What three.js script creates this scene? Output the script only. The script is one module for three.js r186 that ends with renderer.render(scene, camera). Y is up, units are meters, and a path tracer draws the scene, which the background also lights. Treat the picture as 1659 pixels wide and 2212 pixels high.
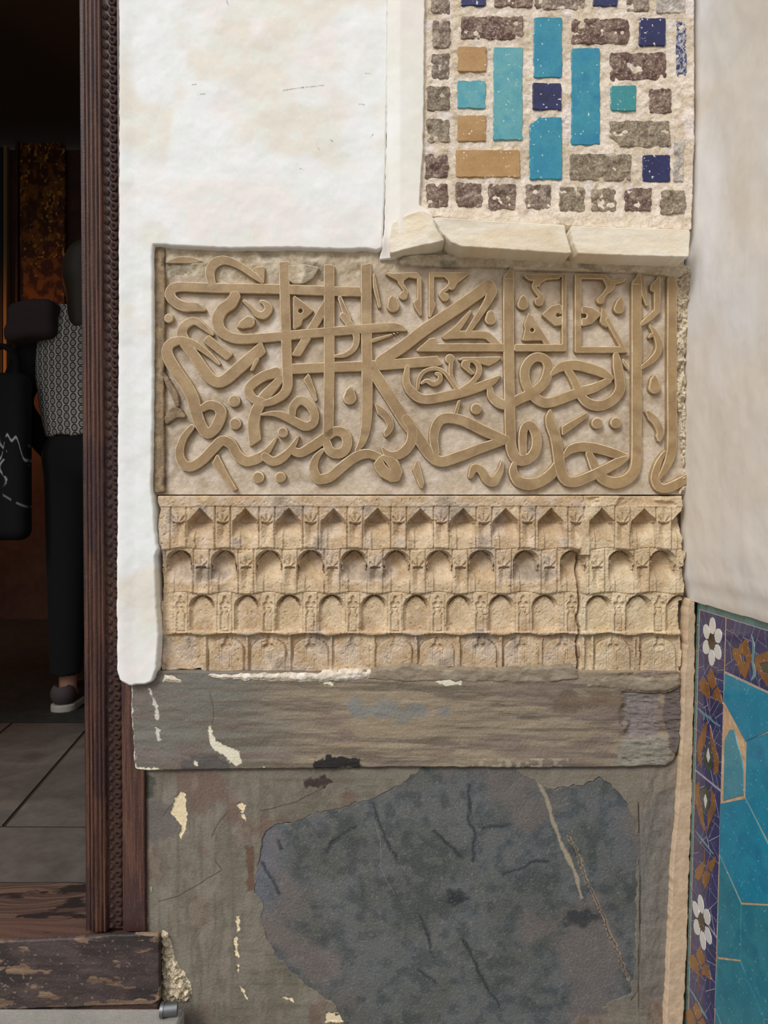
import * as THREE from 'three';
import { mergeGeometries } from 'three/addons/utils/BufferGeometryUtils.js';
import { RoundedBoxGeometry } from 'three/addons/geometries/RoundedBoxGeometry.js';

// ------------------------------------------------------------------ camera, sky, exposure
const FOCAL = 1600, DIST = 1.35, CX = 829.5, CY = 1106, CAMY = 0.775, K = DIST / FOCAL;
const scene = new THREE.Scene();
const camera = new THREE.PerspectiveCamera(2 * Math.atan(1106 / FOCAL) * 180 / Math.PI, 1659 / 2212, 0.05, 60);
camera.position.set(0, CAMY, DIST);
camera.lookAt(0, CAMY, 0);
const renderer = new THREE.WebGLRenderer({ antialias: true });
renderer.toneMapping = THREE.LinearToneMapping;
renderer.toneMappingExposure = 1.11;
renderer.shadowMap.enabled = true;

function overcastSky() {                       // a plain overcast sky, brightest overhead
  const w = 64, h = 32, d = new Float32Array(w * h * 4);
  for (let j = 0; j < h; j++) for (let i = 0; i < w; i++) {
    const el = Math.max(0, Math.sin(((j + 0.5) / h - 0.5) * Math.PI)), L = (1 + 2 * el) / 2.4, o = (j * w + i) * 4;
    d[o] = L * 0.985; d[o + 1] = L * 0.995; d[o + 2] = L * 1.03; d[o + 3] = 1;
  }
  const t = new THREE.DataTexture(d, w, h, THREE.RGBAFormat, THREE.FloatType);
  t.mapping = THREE.EquirectangularReflectionMapping; t.magFilter = t.minFilter = THREE.LinearFilter; t.needsUpdate = true;
  return t;
}
const sky = overcastSky();
scene.background = sky; scene.environment = sky;
// the sun behind thin cloud, high over the viewer's left shoulder: a wide soft source
const sun = new THREE.DirectionalLight(0xffffff, 1.7);
sun.position.set(-1.9, 3.6, 2.9); sun.target.position.set(0, 0.8, 0); sun.castShadow = true; sun.shadow.radius = 42; sun.name = 'hazy_sun';
sun.shadow.mapSize.set(2048, 2048); Object.assign(sun.shadow.camera, { left: -3, right: 3, top: 3, bottom: -3, near: 0.1, far: 12 });
scene.add(sun, sun.target);

// ------------------------------------------------------------------ helpers
let seed = 12345;
const rnd = () => { seed = (seed * 1664525 + 1013904223) >>> 0; return seed / 4294967296; };
const clamp = (v, a = 0, b = 1) => Math.min(b, Math.max(a, v));
const mix = (a, b, t) => a + (b - a) * t;
const sm = (a, b, x) => { const t = clamp((x - a) / (b - a)); return t * t * (3 - 2 * t); };
const hash = (x, y) => { let n = Math.imul(x, 374761393) ^ Math.imul(y, 668265263); n = Math.imul(n ^ (n >>> 13), 1274126177); return ((n ^ (n >>> 16)) >>> 0) / 4294967296; };
const NT = new Float32Array(65536); for (let i = 0; i < 65536; i++) NT[i] = hash(i & 255, i >> 8);
function vn(x, y, per = 0) {
  let xi = Math.floor(x), yi = Math.floor(y); const fx = x - xi, fy = y - yi, u = fx * fx * (3 - 2 * fx), v = fy * fy * (3 - 2 * fy);
  let x1 = xi + 1, y1 = yi + 1;
  if (per) { xi %= per; if (xi < 0) xi += per; x1 %= per; if (x1 < 0) x1 += per; yi %= per; if (yi < 0) yi += per; y1 %= per; if (y1 < 0) y1 += per; }
  xi &= 255; x1 &= 255; yi = (yi & 255) << 8; y1 = (y1 & 255) << 8;
  const a = NT[yi | xi], b = NT[yi | x1], c = NT[y1 | xi], d = NT[y1 | x1], p = a + (b - a) * u, q = c + (d - c) * u;
  return p + (q - p) * v;
}
function fbm(x, y, oct = 4, per = 0) { let s = 0, a = 0.5, f = 1, n = 0; for (let o = 0; o < oct; o++) { s += a * vn(x * f + o * 17, y * f + o * 31, per * f); n += a; a *= 0.5; f *= 2; } return s / n; }
const lin = (c) => { c /= 255; return c <= 0.04045 ? c / 12.92 : ((c + 0.055) / 1.055) ** 2.4; };
const mix3 = (a, b, t) => [mix(a[0], b[0], t), mix(a[1], b[1], t), mix(a[2], b[2], t)];

function dataTex(w, h, fn, srgb = true) {
  const d = new Uint8Array(w * h * 4);
  for (let j = 0; j < h; j++) for (let i = 0; i < w; i++) {
    const c = fn((i + 0.5) / w, (j + 0.5) / h), o = (j * w + i) * 4;
    if (typeof c === 'number') d[o] = d[o + 1] = d[o + 2] = clamp(c, 0, 255); else { d[o] = clamp(c[0], 0, 255); d[o + 1] = clamp(c[1], 0, 255); d[o + 2] = clamp(c[2], 0, 255); }
    d[o + 3] = 255;
  }
  const t = new THREE.DataTexture(d, w, h);
  t.wrapS = t.wrapT = THREE.RepeatWrapping; t.magFilter = THREE.LinearFilter; t.minFilter = THREE.LinearMipmapLinearFilter; t.generateMipmaps = true;
  if (srgb) t.colorSpace = THREE.SRGBColorSpace;
  t.needsUpdate = true;
  return t;
}
// tiling stone-like colour: palette blended by coarse noise, grained by fine noise; size = metres per repeat
function grainTex(size, palette, { n = 512, coarse = 4, fine = 64, grain = 14, stretch = 1, specks = 0, speckCol = [235, 228, 215], sp = 0.78, crisp = 14 } = {}) {
  const t = dataTex(n, n, (u, v) => {
    const a = fbm(u * coarse, v * coarse * stretch, 4, coarse), b = fbm(u * coarse * 2 + 40, v * coarse * 2 * stretch + 9, 4, coarse * 2);
    let k = clamp((a - 0.25) * 2) * (palette.length - 1), i = Math.min(palette.length - 2, Math.floor(k));
    let c = mix3(palette[i], palette[i + 1], k - i);
    const g = (fbm(u * fine, v * fine * stretch, 3, fine) - 0.5) * 2 * grain + (b - 0.5) * grain * 1.6;
    c = [c[0] + g, c[1] + g, c[2] + g * 0.95];
    if (specks) { const s = fbm(u * fine * 0.7 + 3, v * fine * 0.7 + 5, 3, 0); if (s > sp) c = mix3(c, speckCol, clamp((s - sp) * crisp) * specks); }
    return c;
  });
  t.repeat.set(1 / size, 1 / size);
  return t;
}
function bumpTex(size, n = 512, freq = 48, oct = 4, pit = 0) {
  const t = dataTex(n, n, (u, v) => { let b = fbm(u * freq, v * freq, oct, freq); if (pit) { const p = fbm(u * freq * 1.3 + 7, v * freq * 1.3, 2, 0); b -= pit * sm(0.66, 0.8, p); } return b * 255; }, false);
  t.repeat.set(1 / size, 1 / size);
  return t;
}
const BUMP = { fine: bumpTex(0.12, 512, 40, 4), coarse: bumpTex(0.3, 512, 28, 5, 0.12), soft: bumpTex(0.5, 512, 10, 4) };
function mat(map, { rough = 0.85, bump = BUMP.fine, bs = 0.0006, ...more } = {}) {
  return new THREE.MeshPhysicalMaterial({ map, roughness: rough, bumpMap: bump, bumpScale: bs, ...more });
}
const flat = (r, g, b, more = {}) => new THREE.MeshPhysicalMaterial({ color: new THREE.Color().setRGB(lin(r), lin(g), lin(b)), roughness: 0.8, ...more });

// placing: photograph grid units on the wall plane at depth z -> metres
const WX = (px, z = 0) => (px - CX) * (DIST - z) / FOCAL, WY = (py, z = 0) => CAMY - (py - CY) * (DIST - z) / FOCAL;
const front = (zr = 0) => ({ map: (x, y, h) => [WX(x, zr), WY(y, zr), zr + h * K], nrm: (a, b, c) => [a, -b, c], uv: (x, y) => [WX(x, zr), WY(y, zr)] });

const taken = {};
function numbered(n) { const k = taken[n] = (taken[n] ?? -1) + 1; return k ? n + '_' + String(k).padStart(3, '0') : n; }
function mesh(name, geo, m, parent) { const o = new THREE.Mesh(geo, m); o.name = name; o.castShadow = o.receiveShadow = true; parent.add(o); return o; }
function thing(name, label, category, at = [0, 0, 0], group) { const g = new THREE.Group(); g.name = numbered(name); g.position.set(...at); g.userData = { label, category }; if (group) g.userData.group = group; scene.add(g); return g; }
function structure(name, label) { const g = new THREE.Group(); g.name = name; g.userData = { kind: 'structure', label }; scene.add(g); return g; }
const part = (parent, name, geo, m) => mesh(name, geo, m, parent);
function geom(pos, nor, uv, idx) {
  const g = new THREE.BufferGeometry();
  g.setAttribute('position', new THREE.Float32BufferAttribute(pos, 3));
  if (nor) g.setAttribute('normal', new THREE.Float32BufferAttribute(nor, 3));
  g.setAttribute('uv', new THREE.Float32BufferAttribute(uv, 2));
  g.setIndex(idx);
  if (!nor) g.computeVertexNormals();
  return g;
}
function box(w, h, d, x, y, z) { const g = new THREE.BoxGeometry(w, h, d); g.translate(x, y, z); planar(g); return g; }
function planar(g) {                              // uv in metres by the dominant axis of each face's normal
  const p = g.attributes.position, n = g.attributes.normal, u = g.attributes.uv;
  for (let i = 0; i < p.count; i++) {
    const ax = Math.abs(n.getX(i)), ay = Math.abs(n.getY(i)), az = Math.abs(n.getZ(i));
    if (az >= ax && az >= ay) u.setXY(i, p.getX(i), p.getY(i)); else if (ax >= ay) u.setXY(i, p.getZ(i), p.getY(i)); else u.setXY(i, p.getX(i), p.getZ(i));
  }
  return g;
}
function rbox(w, h, d, r, x, y, z) { const g = new RoundedBoxGeometry(w, h, d, 2, r); g.translate(x, y, z); return planar(g); }

// ---- signed distances on the wall grid
function spline(pts, step = 3) {
  const out = [], n = pts.length;
  for (let i = 0; i < n - 1; i++) {
    const p0 = pts[Math.max(0, i - 1)], p1 = pts[i], p2 = pts[i + 1], p3 = pts[Math.min(n - 1, i + 2)];
    const m = Math.max(1, Math.round(Math.hypot(p2[0] - p1[0], p2[1] - p1[1]) / step));
    for (let k = 0; k < m; k++) {
      const t = k / m, t2 = t * t, t3 = t2 * t, q = [];
      for (let c = 0; c < 2; c++) q[c] = 0.5 * (2 * p1[c] + (p2[c] - p0[c]) * t + (2 * p0[c] - 5 * p1[c] + 4 * p2[c] - p3[c]) * t2 + (3 * p1[c] - p0[c] - 3 * p2[c] + p3[c]) * t3);
      q[2] = mix(p1[2], p2[2], t); out.push(q);
    }
  }
  out.push(pts[n - 1]);
  return out;
}
function boxOf(pts, m) { let a = [1e9, 1e9, -1e9, -1e9]; for (const p of pts) { const r = (p[2] || 0) / 2 + m; a = [Math.min(a[0], p[0] - r), Math.min(a[1], p[1] - r), Math.max(a[2], p[0] + r), Math.max(a[3], p[1] + r)]; } return a; }
function chain(pts, cuts = [], straight = false) {
  const s = straight ? pts : spline(pts), n = s.length - 1;
  const sdf = (x, y) => {
    let d = 1e9;
    for (let i = 0; i < n; i++) {
      const a = s[i], b = s[i + 1], ex = b[0] - a[0], ey = b[1] - a[1], l = ex * ex + ey * ey || 1e-9, t = clamp(((x - a[0]) * ex + (y - a[1]) * ey) / l);
      const q = Math.hypot(x - a[0] - ex * t, y - a[1] - ey * t) - mix(a[2], b[2], t) / 2;
      if (q < d) d = q;
    }
    for (const c of cuts) d = Math.max(d, (x - c[0]) * c[2] + (y - c[1]) * c[3]);
    return d;
  };
  return { sdf, box: boxOf(s, 3) };
}
function polygon(pts, r = 0) {
  const n = pts.length;
  const sdf = (x, y) => {
    let d = 1e18, s = 1;
    for (let i = 0, j = n - 1; i < n; j = i++) {
      const [ax, ay] = pts[i], [bx, by] = pts[j], ex = bx - ax, ey = by - ay, wx = x - ax, wy = y - ay, t = clamp((wx * ex + wy * ey) / (ex * ex + ey * ey || 1e-9));
      const qx = wx - ex * t, qy = wy - ey * t; d = Math.min(d, qx * qx + qy * qy);
      const c1 = y >= ay, c2 = y < by, c3 = ex * wy > ey * wx; if ((c1 && c2 && c3) || (!c1 && !c2 && !c3)) s = -s;
    }
    return s * Math.sqrt(d) - r;
  };
  return { sdf, box: boxOf(pts, r + 3) };
}
const disc = (x, y, r) => ({ sdf: (a, b) => Math.hypot(a - x, b - y) - r, box: [x - r - 3, y - r - 3, x + r + 3, y + r + 3] });
const drop = (x, y, r, tx, ty) => chain([[x, y, 2 * r], [mix(x, tx, 0.45), mix(y, ty, 0.45), 1.5 * r], [mix(x, tx, 0.75), mix(y, ty, 0.75), 0.75 * r], [tx, ty, 1.5]], [], true);
const join = (...s) => ({ sdf: (x, y) => { let d = 1e9; for (const q of s) d = Math.min(d, q.sdf(x, y)); return d; }, box: s.reduce((a, q) => [Math.min(a[0], q.box[0]), Math.min(a[1], q.box[1]), Math.max(a[2], q.box[2]), Math.max(a[3], q.box[3])], [1e9, 1e9, -1e9, -1e9]) });
const less = (a, b) => ({ sdf: (x, y) => Math.max(a.sdf(x, y), -b.sdf(x, y)), box: a.box });
const ragged = (s, amp, f = 0.12, sd = 0) => ({ sdf: (x, y) => s.sdf(x, y) + (fbm(x * f + sd, y * f + sd * 1.7, 4) - 0.5) * 2 * amp, box: [s.box[0] - amp, s.box[1] - amp, s.box[2] + amp, s.box[3] + amp] });
const rect = (x0, y0, x1, y1, r = 2) => polygon([[x0 + r, y0 + r], [x1 - r, y0 + r], [x1 - r, y1 - r], [x0 + r, y1 - r]], r);

// a solid with the outline sdf < 0: a top surface, a rounded arris and side walls down to base (all in grid units)
function relief(shape, { cell = 2, bevel = 1.2, slope = 0.6, top = () => 0, rough = false, base = -10, frame = front(), bands = false } = {}) {
  const rim = [], [x0, y0, x1, y1] = shape.box, nx = Math.ceil((x1 - x0) / cell) + 1, ny = Math.ceil((y1 - y0) / cell) + 1, S = new Float32Array(nx * ny);
  for (let j = 0; j < ny; j++) for (let i = 0; i < nx; i++) S[j * nx + i] = shape.sdf(x0 + i * cell, y0 + j * cell) + bevel;
  const pos = [], nor = [], uv = [], idx = [], node = new Map(), edge = new Map();
  const add = (x, y, h, a, b, c) => { const l = Math.hypot(a, b, c) || 1; pos.push(...frame.map(x, y, h)); nor.push(...frame.nrm(a / l, b / l, c / l)); uv.push(...frame.uv(x, y, h)); return pos.length / 3 - 1; };
  const cap = (x, y) => { let a = 0, b = 0; if (rough) { const e = cell * 0.5, h = top(x, y); a = (h - top(x + e, y)) / e; b = (h - top(x, y + e)) / e; } return add(x, y, top(x, y), a, b, 1); };
  const nodeV = (i, j) => { const k = j * nx + i; let v = node.get(k); if (v === undefined) node.set(k, v = cap(x0 + i * cell, y0 + j * cell)); return v; };
  const edgeV = (i, j, i2, j2) => {
    const a = Math.min(j * nx + i, j2 * nx + i2), b = Math.max(j * nx + i, j2 * nx + i2), k = a * 2 + (b - a === 1 ? 0 : 1);
    let v = edge.get(k);
    if (!v) {
      const s1 = S[j * nx + i], s2 = S[j2 * nx + i2], t = s1 / (s1 - s2), x = x0 + mix(i, i2, t) * cell, y = y0 + mix(j, j2, t) * cell, e = cell * 0.6;
      let gx = shape.sdf(x + e, y) - shape.sdf(x - e, y), gy = shape.sdf(x, y + e) - shape.sdf(x, y - e); const l = Math.hypot(gx, gy) || 1; gx /= l; gy /= l;
      const h = top(x, y);
      v = [cap(x, y), add(x, y, h, gx * 0.35, gy * 0.35, 1), add(x + gx * bevel, y + gy * bevel, h - bevel * 0.8, gx, gy, 0.5), add(x + gx * (bevel + slope), y + gy * (bevel + slope), base, gx, gy, 0.08)];
      edge.set(k, v);
    }
    return v;
  };
  const C = [[0, 0], [1, 0], [1, 1], [0, 1]];
  for (let j = 0; j < ny - 1; j++) for (let i = 0; i < nx - 1; i++) {
    const ins = C.map(([a, b]) => S[(j + b) * nx + i + a] < 0); if (!ins.some(Boolean)) continue;
    const poly = [];
    for (let k = 0; k < 4; k++) {
      const [a, b] = C[k], [a2, b2] = C[(k + 1) & 3];
      if (ins[k]) poly.push([nodeV(i + a, j + b), null]);
      if (ins[k] !== ins[(k + 1) & 3]) { const e = edgeV(i + a, j + b, i + a2, j + b2); poly.push([e[0], e, ins[k]]); }
    }
    for (let m = 1; m + 1 < poly.length; m++) idx.push(poly[0][0], poly[m + 1][0], poly[m][0]);
    for (let m = 0; m < poly.length; m++) {
      const p = poly[m], q = poly[(m + 1) % poly.length];
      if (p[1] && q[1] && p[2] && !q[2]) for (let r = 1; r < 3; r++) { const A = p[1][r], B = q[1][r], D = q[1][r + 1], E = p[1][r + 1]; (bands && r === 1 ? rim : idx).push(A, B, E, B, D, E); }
    }
  }
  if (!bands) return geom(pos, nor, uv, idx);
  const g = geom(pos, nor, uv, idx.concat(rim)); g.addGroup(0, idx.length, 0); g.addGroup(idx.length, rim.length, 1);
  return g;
}
// grid surface; ids split it into separate pieces that share their seam
function field(x0, y0, x1, y1, cell, h, id = () => 0, frame = front()) {
  const nx = Math.round((x1 - x0) / cell) + 1, ny = Math.round((y1 - y0) / cell) + 1, H = new Float32Array(nx * ny);
  for (let j = 0; j < ny; j++) for (let i = 0; i < nx; i++) H[j * nx + i] = h(x0 + i * cell, y0 + j * cell);
  const sets = new Map();
  for (let j = 0; j < ny - 1; j++) for (let i = 0; i < nx - 1; i++) {
    const k = id(x0 + (i + 0.5) * cell, y0 + (j + 0.5) * cell); if (k === null) continue;
    let s = sets.get(k); if (!s) sets.set(k, s = { pos: [], nor: [], uv: [], idx: [], at: new Map() });
    const v = (a, b) => {
      const q = b * nx + a; let r = s.at.get(q);
      if (r === undefined) {
        const x = x0 + a * cell, y = y0 + b * cell, gx = (H[b * nx + Math.max(0, a - 1)] - H[b * nx + Math.min(nx - 1, a + 1)]) / (2 * cell), gy = (H[Math.max(0, b - 1) * nx + a] - H[Math.min(ny - 1, b + 1) * nx + a]) / (2 * cell), l = Math.hypot(gx, gy, 1);
        s.pos.push(...frame.map(x, y, H[q])); s.nor.push(...frame.nrm(gx / l, gy / l, 1 / l)); s.uv.push(...frame.uv(x, y)); s.at.set(q, r = s.pos.length / 3 - 1);
      }
      return r;
    };
    const A = v(i, j), B = v(i + 1, j), D = v(i + 1, j + 1), E = v(i, j + 1);
    s.idx.push(A, E, B, B, E, D);
  }
  return new Map([...sets].map(([k, s]) => [k, geom(s.pos, s.nor, s.uv, s.idx)]));
}
// smooth closed body from a 3-D distance (surface nets)
function blob(sdf, lo, hi, c) {
  const n = [0, 1, 2].map((k) => Math.ceil((hi[k] - lo[k]) / c) + 1), [nx, ny, nz] = n, V = new Float32Array(nx * ny * nz), at = (i, j, k) => (k * ny + j) * nx + i;
  for (let k = 0; k < nz; k++) for (let j = 0; j < ny; j++) for (let i = 0; i < nx; i++) V[at(i, j, k)] = sdf(lo[0] + i * c, lo[1] + j * c, lo[2] + k * c);
  const pos = [], nor = [], uv = [], idx = [], id = new Int32Array(nx * ny * nz).fill(-1);
  for (let k = 0; k < nz - 1; k++) for (let j = 0; j < ny - 1; j++) for (let i = 0; i < nx - 1; i++) {
    let sx = 0, sy = 0, sz = 0, m = 0;
    for (let e = 0; e < 12; e++) {
      const ax = e >> 2, b = e & 1, d = (e >> 1) & 1, p = [0, 0, 0], q = [0, 0, 0]; p[(ax + 1) % 3] = q[(ax + 1) % 3] = b; p[(ax + 2) % 3] = q[(ax + 2) % 3] = d; q[ax] = 1;
      const v1 = V[at(i + p[0], j + p[1], k + p[2])], v2 = V[at(i + q[0], j + q[1], k + q[2])];
      if (v1 < 0 !== v2 < 0) { const t = v1 / (v1 - v2); sx += mix(p[0], q[0], t); sy += mix(p[1], q[1], t); sz += mix(p[2], q[2], t); m++; }
    }
    if (!m) continue;
    const x = lo[0] + (i + sx / m) * c, y = lo[1] + (j + sy / m) * c, z = lo[2] + (k + sz / m) * c, e = c * 0.4;
    let a = sdf(x + e, y, z) - sdf(x - e, y, z), b = sdf(x, y + e, z) - sdf(x, y - e, z), d = sdf(x, y, z + e) - sdf(x, y, z - e); const l = Math.hypot(a, b, d) || 1;
    pos.push(x, y, z); nor.push(a / l, b / l, d / l); uv.push(x, y); id[at(i, j, k)] = pos.length / 3 - 1;
  }
  const quad = (a, b, d, e, f) => { if (a < 0 || b < 0 || d < 0 || e < 0) return; if (f) idx.push(a, b, d, a, d, e); else idx.push(a, d, b, a, e, d); };
  for (let k = 1; k < nz - 1; k++) for (let j = 1; j < ny - 1; j++) for (let i = 1; i < nx - 1; i++) {
    const s = V[at(i, j, k)] < 0;
    if (s !== V[at(i + 1, j, k)] < 0) quad(id[at(i, j - 1, k - 1)], id[at(i, j, k - 1)], id[at(i, j, k)], id[at(i, j - 1, k)], s);
    if (s !== V[at(i, j + 1, k)] < 0) quad(id[at(i - 1, j, k - 1)], id[at(i - 1, j, k)], id[at(i, j, k)], id[at(i, j, k - 1)], s);
    if (s !== V[at(i, j, k + 1)] < 0) quad(id[at(i - 1, j - 1, k)], id[at(i, j - 1, k)], id[at(i, j, k)], id[at(i - 1, j, k)], s);
  }
  return geom(pos, nor, uv, idx);
}
const cap3 = (p, a, b, ra, rb) => { const e = [b[0] - a[0], b[1] - a[1], b[2] - a[2]], w = [p[0] - a[0], p[1] - a[1], p[2] - a[2]], t = clamp((w[0] * e[0] + w[1] * e[1] + w[2] * e[2]) / (e[0] ** 2 + e[1] ** 2 + e[2] ** 2 || 1e-9)); return Math.hypot(w[0] - e[0] * t, w[1] - e[1] * t, w[2] - e[2] * t) - mix(ra, rb, t); };
const smin = (a, b, k) => { const h = clamp(0.5 + 0.5 * (b - a) / k); return mix(b, a, h) - k * h * (1 - h); };
const ell = (p, c, r) => { const k = Math.hypot((p[0] - c[0]) / r[0], (p[1] - c[1]) / r[1], (p[2] - c[2]) / r[2]); return (k - 1) * Math.min(...r); };

// ------------------------------------------------------------------ materials
const M = {};
M.plaster = mat(grainTex(1.1, [[240, 236, 230], [236, 228, 220], [232, 229, 217], [240, 239, 238]], { n: 1024, coarse: 3, fine: 90, grain: 3.5 }), { rough: 0.75, bump: BUMP.soft, bs: 0.0022 });
M.plasterSide = mat(grainTex(1.3, [[236, 233, 230], [226, 216, 202], [236, 234, 232], [224, 214, 208]], { n: 1024, coarse: 3, fine: 90, grain: 3 }), { rough: 0.7, bump: BUMP.soft, bs: 0.002 });
M.letter = mat(grainTex(0.35, [[156, 127, 87], [168, 140, 100], [148, 120, 83], [174, 148, 110]], { coarse: 5, fine: 80, grain: 7 }), { rough: 0.5, bs: 0.00025 });
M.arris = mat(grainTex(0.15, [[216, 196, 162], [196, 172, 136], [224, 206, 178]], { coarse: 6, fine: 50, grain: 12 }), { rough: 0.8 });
M.ground = mat(grainTex(0.4, [[190, 171, 147], [206, 190, 170], [178, 159, 134], [210, 196, 180]], { coarse: 6, fine: 70, grain: 16 }), { rough: 0.85, bs: 0.0008 });
M.broken = mat(grainTex(0.25, [[186, 168, 140], [204, 190, 166], [150, 138, 116], [176, 158, 130]], { coarse: 6, fine: 70, grain: 18 }), { rough: 0.9, bump: BUMP.coarse, bs: 0.003 });
M.border = mat(grainTex(0.2, [[150, 126, 94], [124, 104, 80], [164, 140, 106], [96, 80, 64]], { coarse: 6, fine: 60, grain: 14 }), { rough: 0.75, bs: 0.001 });
M.niche = mat(grainTex(0.3, [[200, 174, 138], [212, 188, 156], [190, 162, 126], [206, 184, 160], [160, 142, 122]], { n: 1024, coarse: 5, fine: 110, grain: 17 }), { rough: 0.9, bs: 0.0009 });
M.niche2 = mat(grainTex(0.3, [[206, 182, 144], [214, 194, 162], [196, 170, 134], [188, 164, 132]], { n: 1024, coarse: 6, fine: 110, grain: 17 }), { rough: 0.9, bs: 0.001 });
M.bed = mat(grainTex(0.22, [[216, 200, 178], [226, 212, 196], [204, 186, 160], [222, 210, 200]], { n: 1024, coarse: 6, fine: 80, grain: 17 }), { rough: 0.95, bump: BUMP.coarse, bs: 0.0035 });
const clayTex = (a) => grainTex(0.16, a, { coarse: 7, fine: 80, grain: 30, specks: 0.6, sp: 0.58, crisp: 4.5, speckCol: [206, 194, 178] });
M.clay = [mat(clayTex([[142, 126, 110], [118, 102, 90], [160, 144, 126], [106, 92, 82]]), { bump: BUMP.coarse, bs: 0.003 }), mat(clayTex([[122, 98, 84], [98, 74, 66], [142, 122, 106], [110, 90, 78]]), { bump: BUMP.coarse, bs: 0.002 }), mat(clayTex([[144, 130, 108], [122, 108, 90], [160, 146, 124]]), { bump: BUMP.coarse, bs: 0.003 }), mat(clayTex([[186, 178, 168], [160, 150, 140], [208, 200, 190]]), { bump: BUMP.coarse, bs: 0.002 })];
const glazeTex = (a, g = 7, sp = 0.72) => grainTex(0.2, a, { coarse: 5, fine: 60, grain: g, specks: 0.9, sp: sp + 0.07 });
M.turq = mat(glazeTex([[34, 130, 158], [50, 140, 160], [26, 122, 156]]), { rough: 0.3, bs: 0.0002, clearcoat: 0.3, clearcoatRoughness: 0.2 });
M.aqua = mat(glazeTex([[84, 156, 166], [96, 162, 168], [66, 148, 166]]), { rough: 0.3, bs: 0.0002, clearcoat: 0.3, clearcoatRoughness: 0.2 });
M.teal = mat(glazeTex([[48, 134, 140], [58, 142, 146]]), { rough: 0.3, bs: 0.0002, clearcoat: 0.3, clearcoatRoughness: 0.2 });
M.navy = mat(glazeTex([[24, 32, 82], [32, 38, 88], [18, 24, 70]], 6, 0.66), { rough: 0.28, bs: 0.0003, clearcoat: 0.3, clearcoatRoughness: 0.2 });
M.navyWorn = mat(grainTex(0.07, [[30, 38, 88], [196, 190, 186], [50, 58, 98], [222, 214, 206]], { coarse: 8, fine: 60, grain: 18, stretch: 1 }), { rough: 0.6, bs: 0.002 });
M.ochre = mat(glazeTex([[170, 130, 80], [178, 140, 90], [158, 120, 72]], 7, 0.7), { rough: 0.4, bs: 0.0003 });
M.marble = mat(grainTex(0.5, [[226, 212, 188], [220, 202, 172], [232, 222, 202], [216, 200, 176]], { coarse: 4, fine: 70, grain: 7, stretch: 3 }), { rough: 0.6, bs: 0.0004 });
M.rubble = mat(grainTex(0.08, [[214, 196, 166], [190, 172, 144], [226, 212, 186], [156, 138, 112]], { coarse: 8, fine: 60, grain: 20 }), { rough: 0.95, bump: BUMP.coarse, bs: 0.004 });
M.strip = mat(grainTex(0.25, [[192, 166, 134], [200, 174, 144], [182, 156, 126]], { coarse: 5, fine: 60, grain: 9 }), { rough: 0.9, bump: BUMP.coarse, bs: 0.0015 });
M.wood = mat(grainTex(0.5, [[76, 47, 36], [66, 40, 32], [84, 55, 43], [60, 38, 34]], { coarse: 3, fine: 40, grain: 9 }), { rough: 0.5, bs: 0.0004 });
M.stepStone = mat(grainTex(0.6, [[150, 145, 136], [164, 158, 150], [140, 134, 126]], { coarse: 4, fine: 60, grain: 8 }), { rough: 0.7 });
M.slab = mat(grainTex(0.8, [[90, 84, 78], [80, 74, 69], [98, 91, 84], [76, 70, 65]], { coarse: 4, fine: 60, grain: 7 }), { rough: 0.6, bump: BUMP.soft, bs: 0.001 });
M.joint = flat(30, 26, 22);
M.metal = flat(120, 122, 124, { metalness: 0.85, roughness: 0.45 });
M.chalk = mat(grainTex(0.1, [[224, 212, 196], [204, 188, 166], [232, 222, 208]], { coarse: 6, fine: 50, grain: 14 }), { rough: 0.95, bump: BUMP.coarse, bs: 0.003 });
M.mud = mat(grainTex(0.2, [[150, 136, 114], [138, 122, 102], [160, 146, 126]], { coarse: 5, fine: 50, grain: 12, stretch: 2 }), { rough: 0.9, bump: BUMP.coarse, bs: 0.001 });
M.room = mat(grainTex(1.2, [[96, 66, 50], [84, 56, 46], [104, 76, 56]], { coarse: 4, fine: 40, grain: 6 }), { rough: 0.8 });
M.roomCeil = flat(96, 86, 70);
M.carpet = mat(grainTex(0.5, [[44, 46, 40], [36, 34, 34], [54, 44, 36]], { coarse: 8, fine: 60, grain: 8 }), { rough: 0.95 });
M.paving = mat(grainTex(1.5, [[120, 112, 101], [110, 103, 93], [130, 121, 109]], { coarse: 5, fine: 60, grain: 8 }), { rough: 0.9 });
M.core = mat(grainTex(0.5, [[150, 138, 118], [136, 122, 104], [164, 150, 130]], { coarse: 5, fine: 60, grain: 12 }), { rough: 0.95, bump: BUMP.coarse, bs: 0.003 });

// ------------------------------------------------------------------ setting
const ground = structure('floor', 'pale stone paving of the court outside the doorway');
part(ground, 'paving', box(12, 0.3, 10, 0, -0.6, 4.65), M.paving);
const wallFront = structure('wall_front', 'masonry wall with the carved stone courses beside the doorway');
for (const b of [box(1.12, 3.6, 0.3, WX(240) + 0.56, 1.05, -0.186), box(2.2, 3.6, 0.3, -3.1, 1.05, -0.186), box(1.49, 0.5, 0.3, -1.25, 2.6, -0.186), box(1.49, 0.6, 0.2, -1.25, -0.45, -0.136)]) part(wallFront, 'masonry', b, M.core);
const wallRight = structure('wall_right', 'whitewashed side wall above the tiled dado');
const inner = structure('wall_inner', 'brown plastered walls of the dark room behind the doorway');
for (const b of [box(5.4, 3.6, 0.2, -1.9, 1.6, -4.12), box(0.2, 3.6, 3.9, -4.7, 1.6, -2.1), box(0.2, 3.6, 3.9, 0.9, 1.6, -2.1)]) part(inner, 'wall_face', b, M.room);
const innerCeiling = structure('ceiling', 'dark ceiling of the room behind the doorway');
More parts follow.
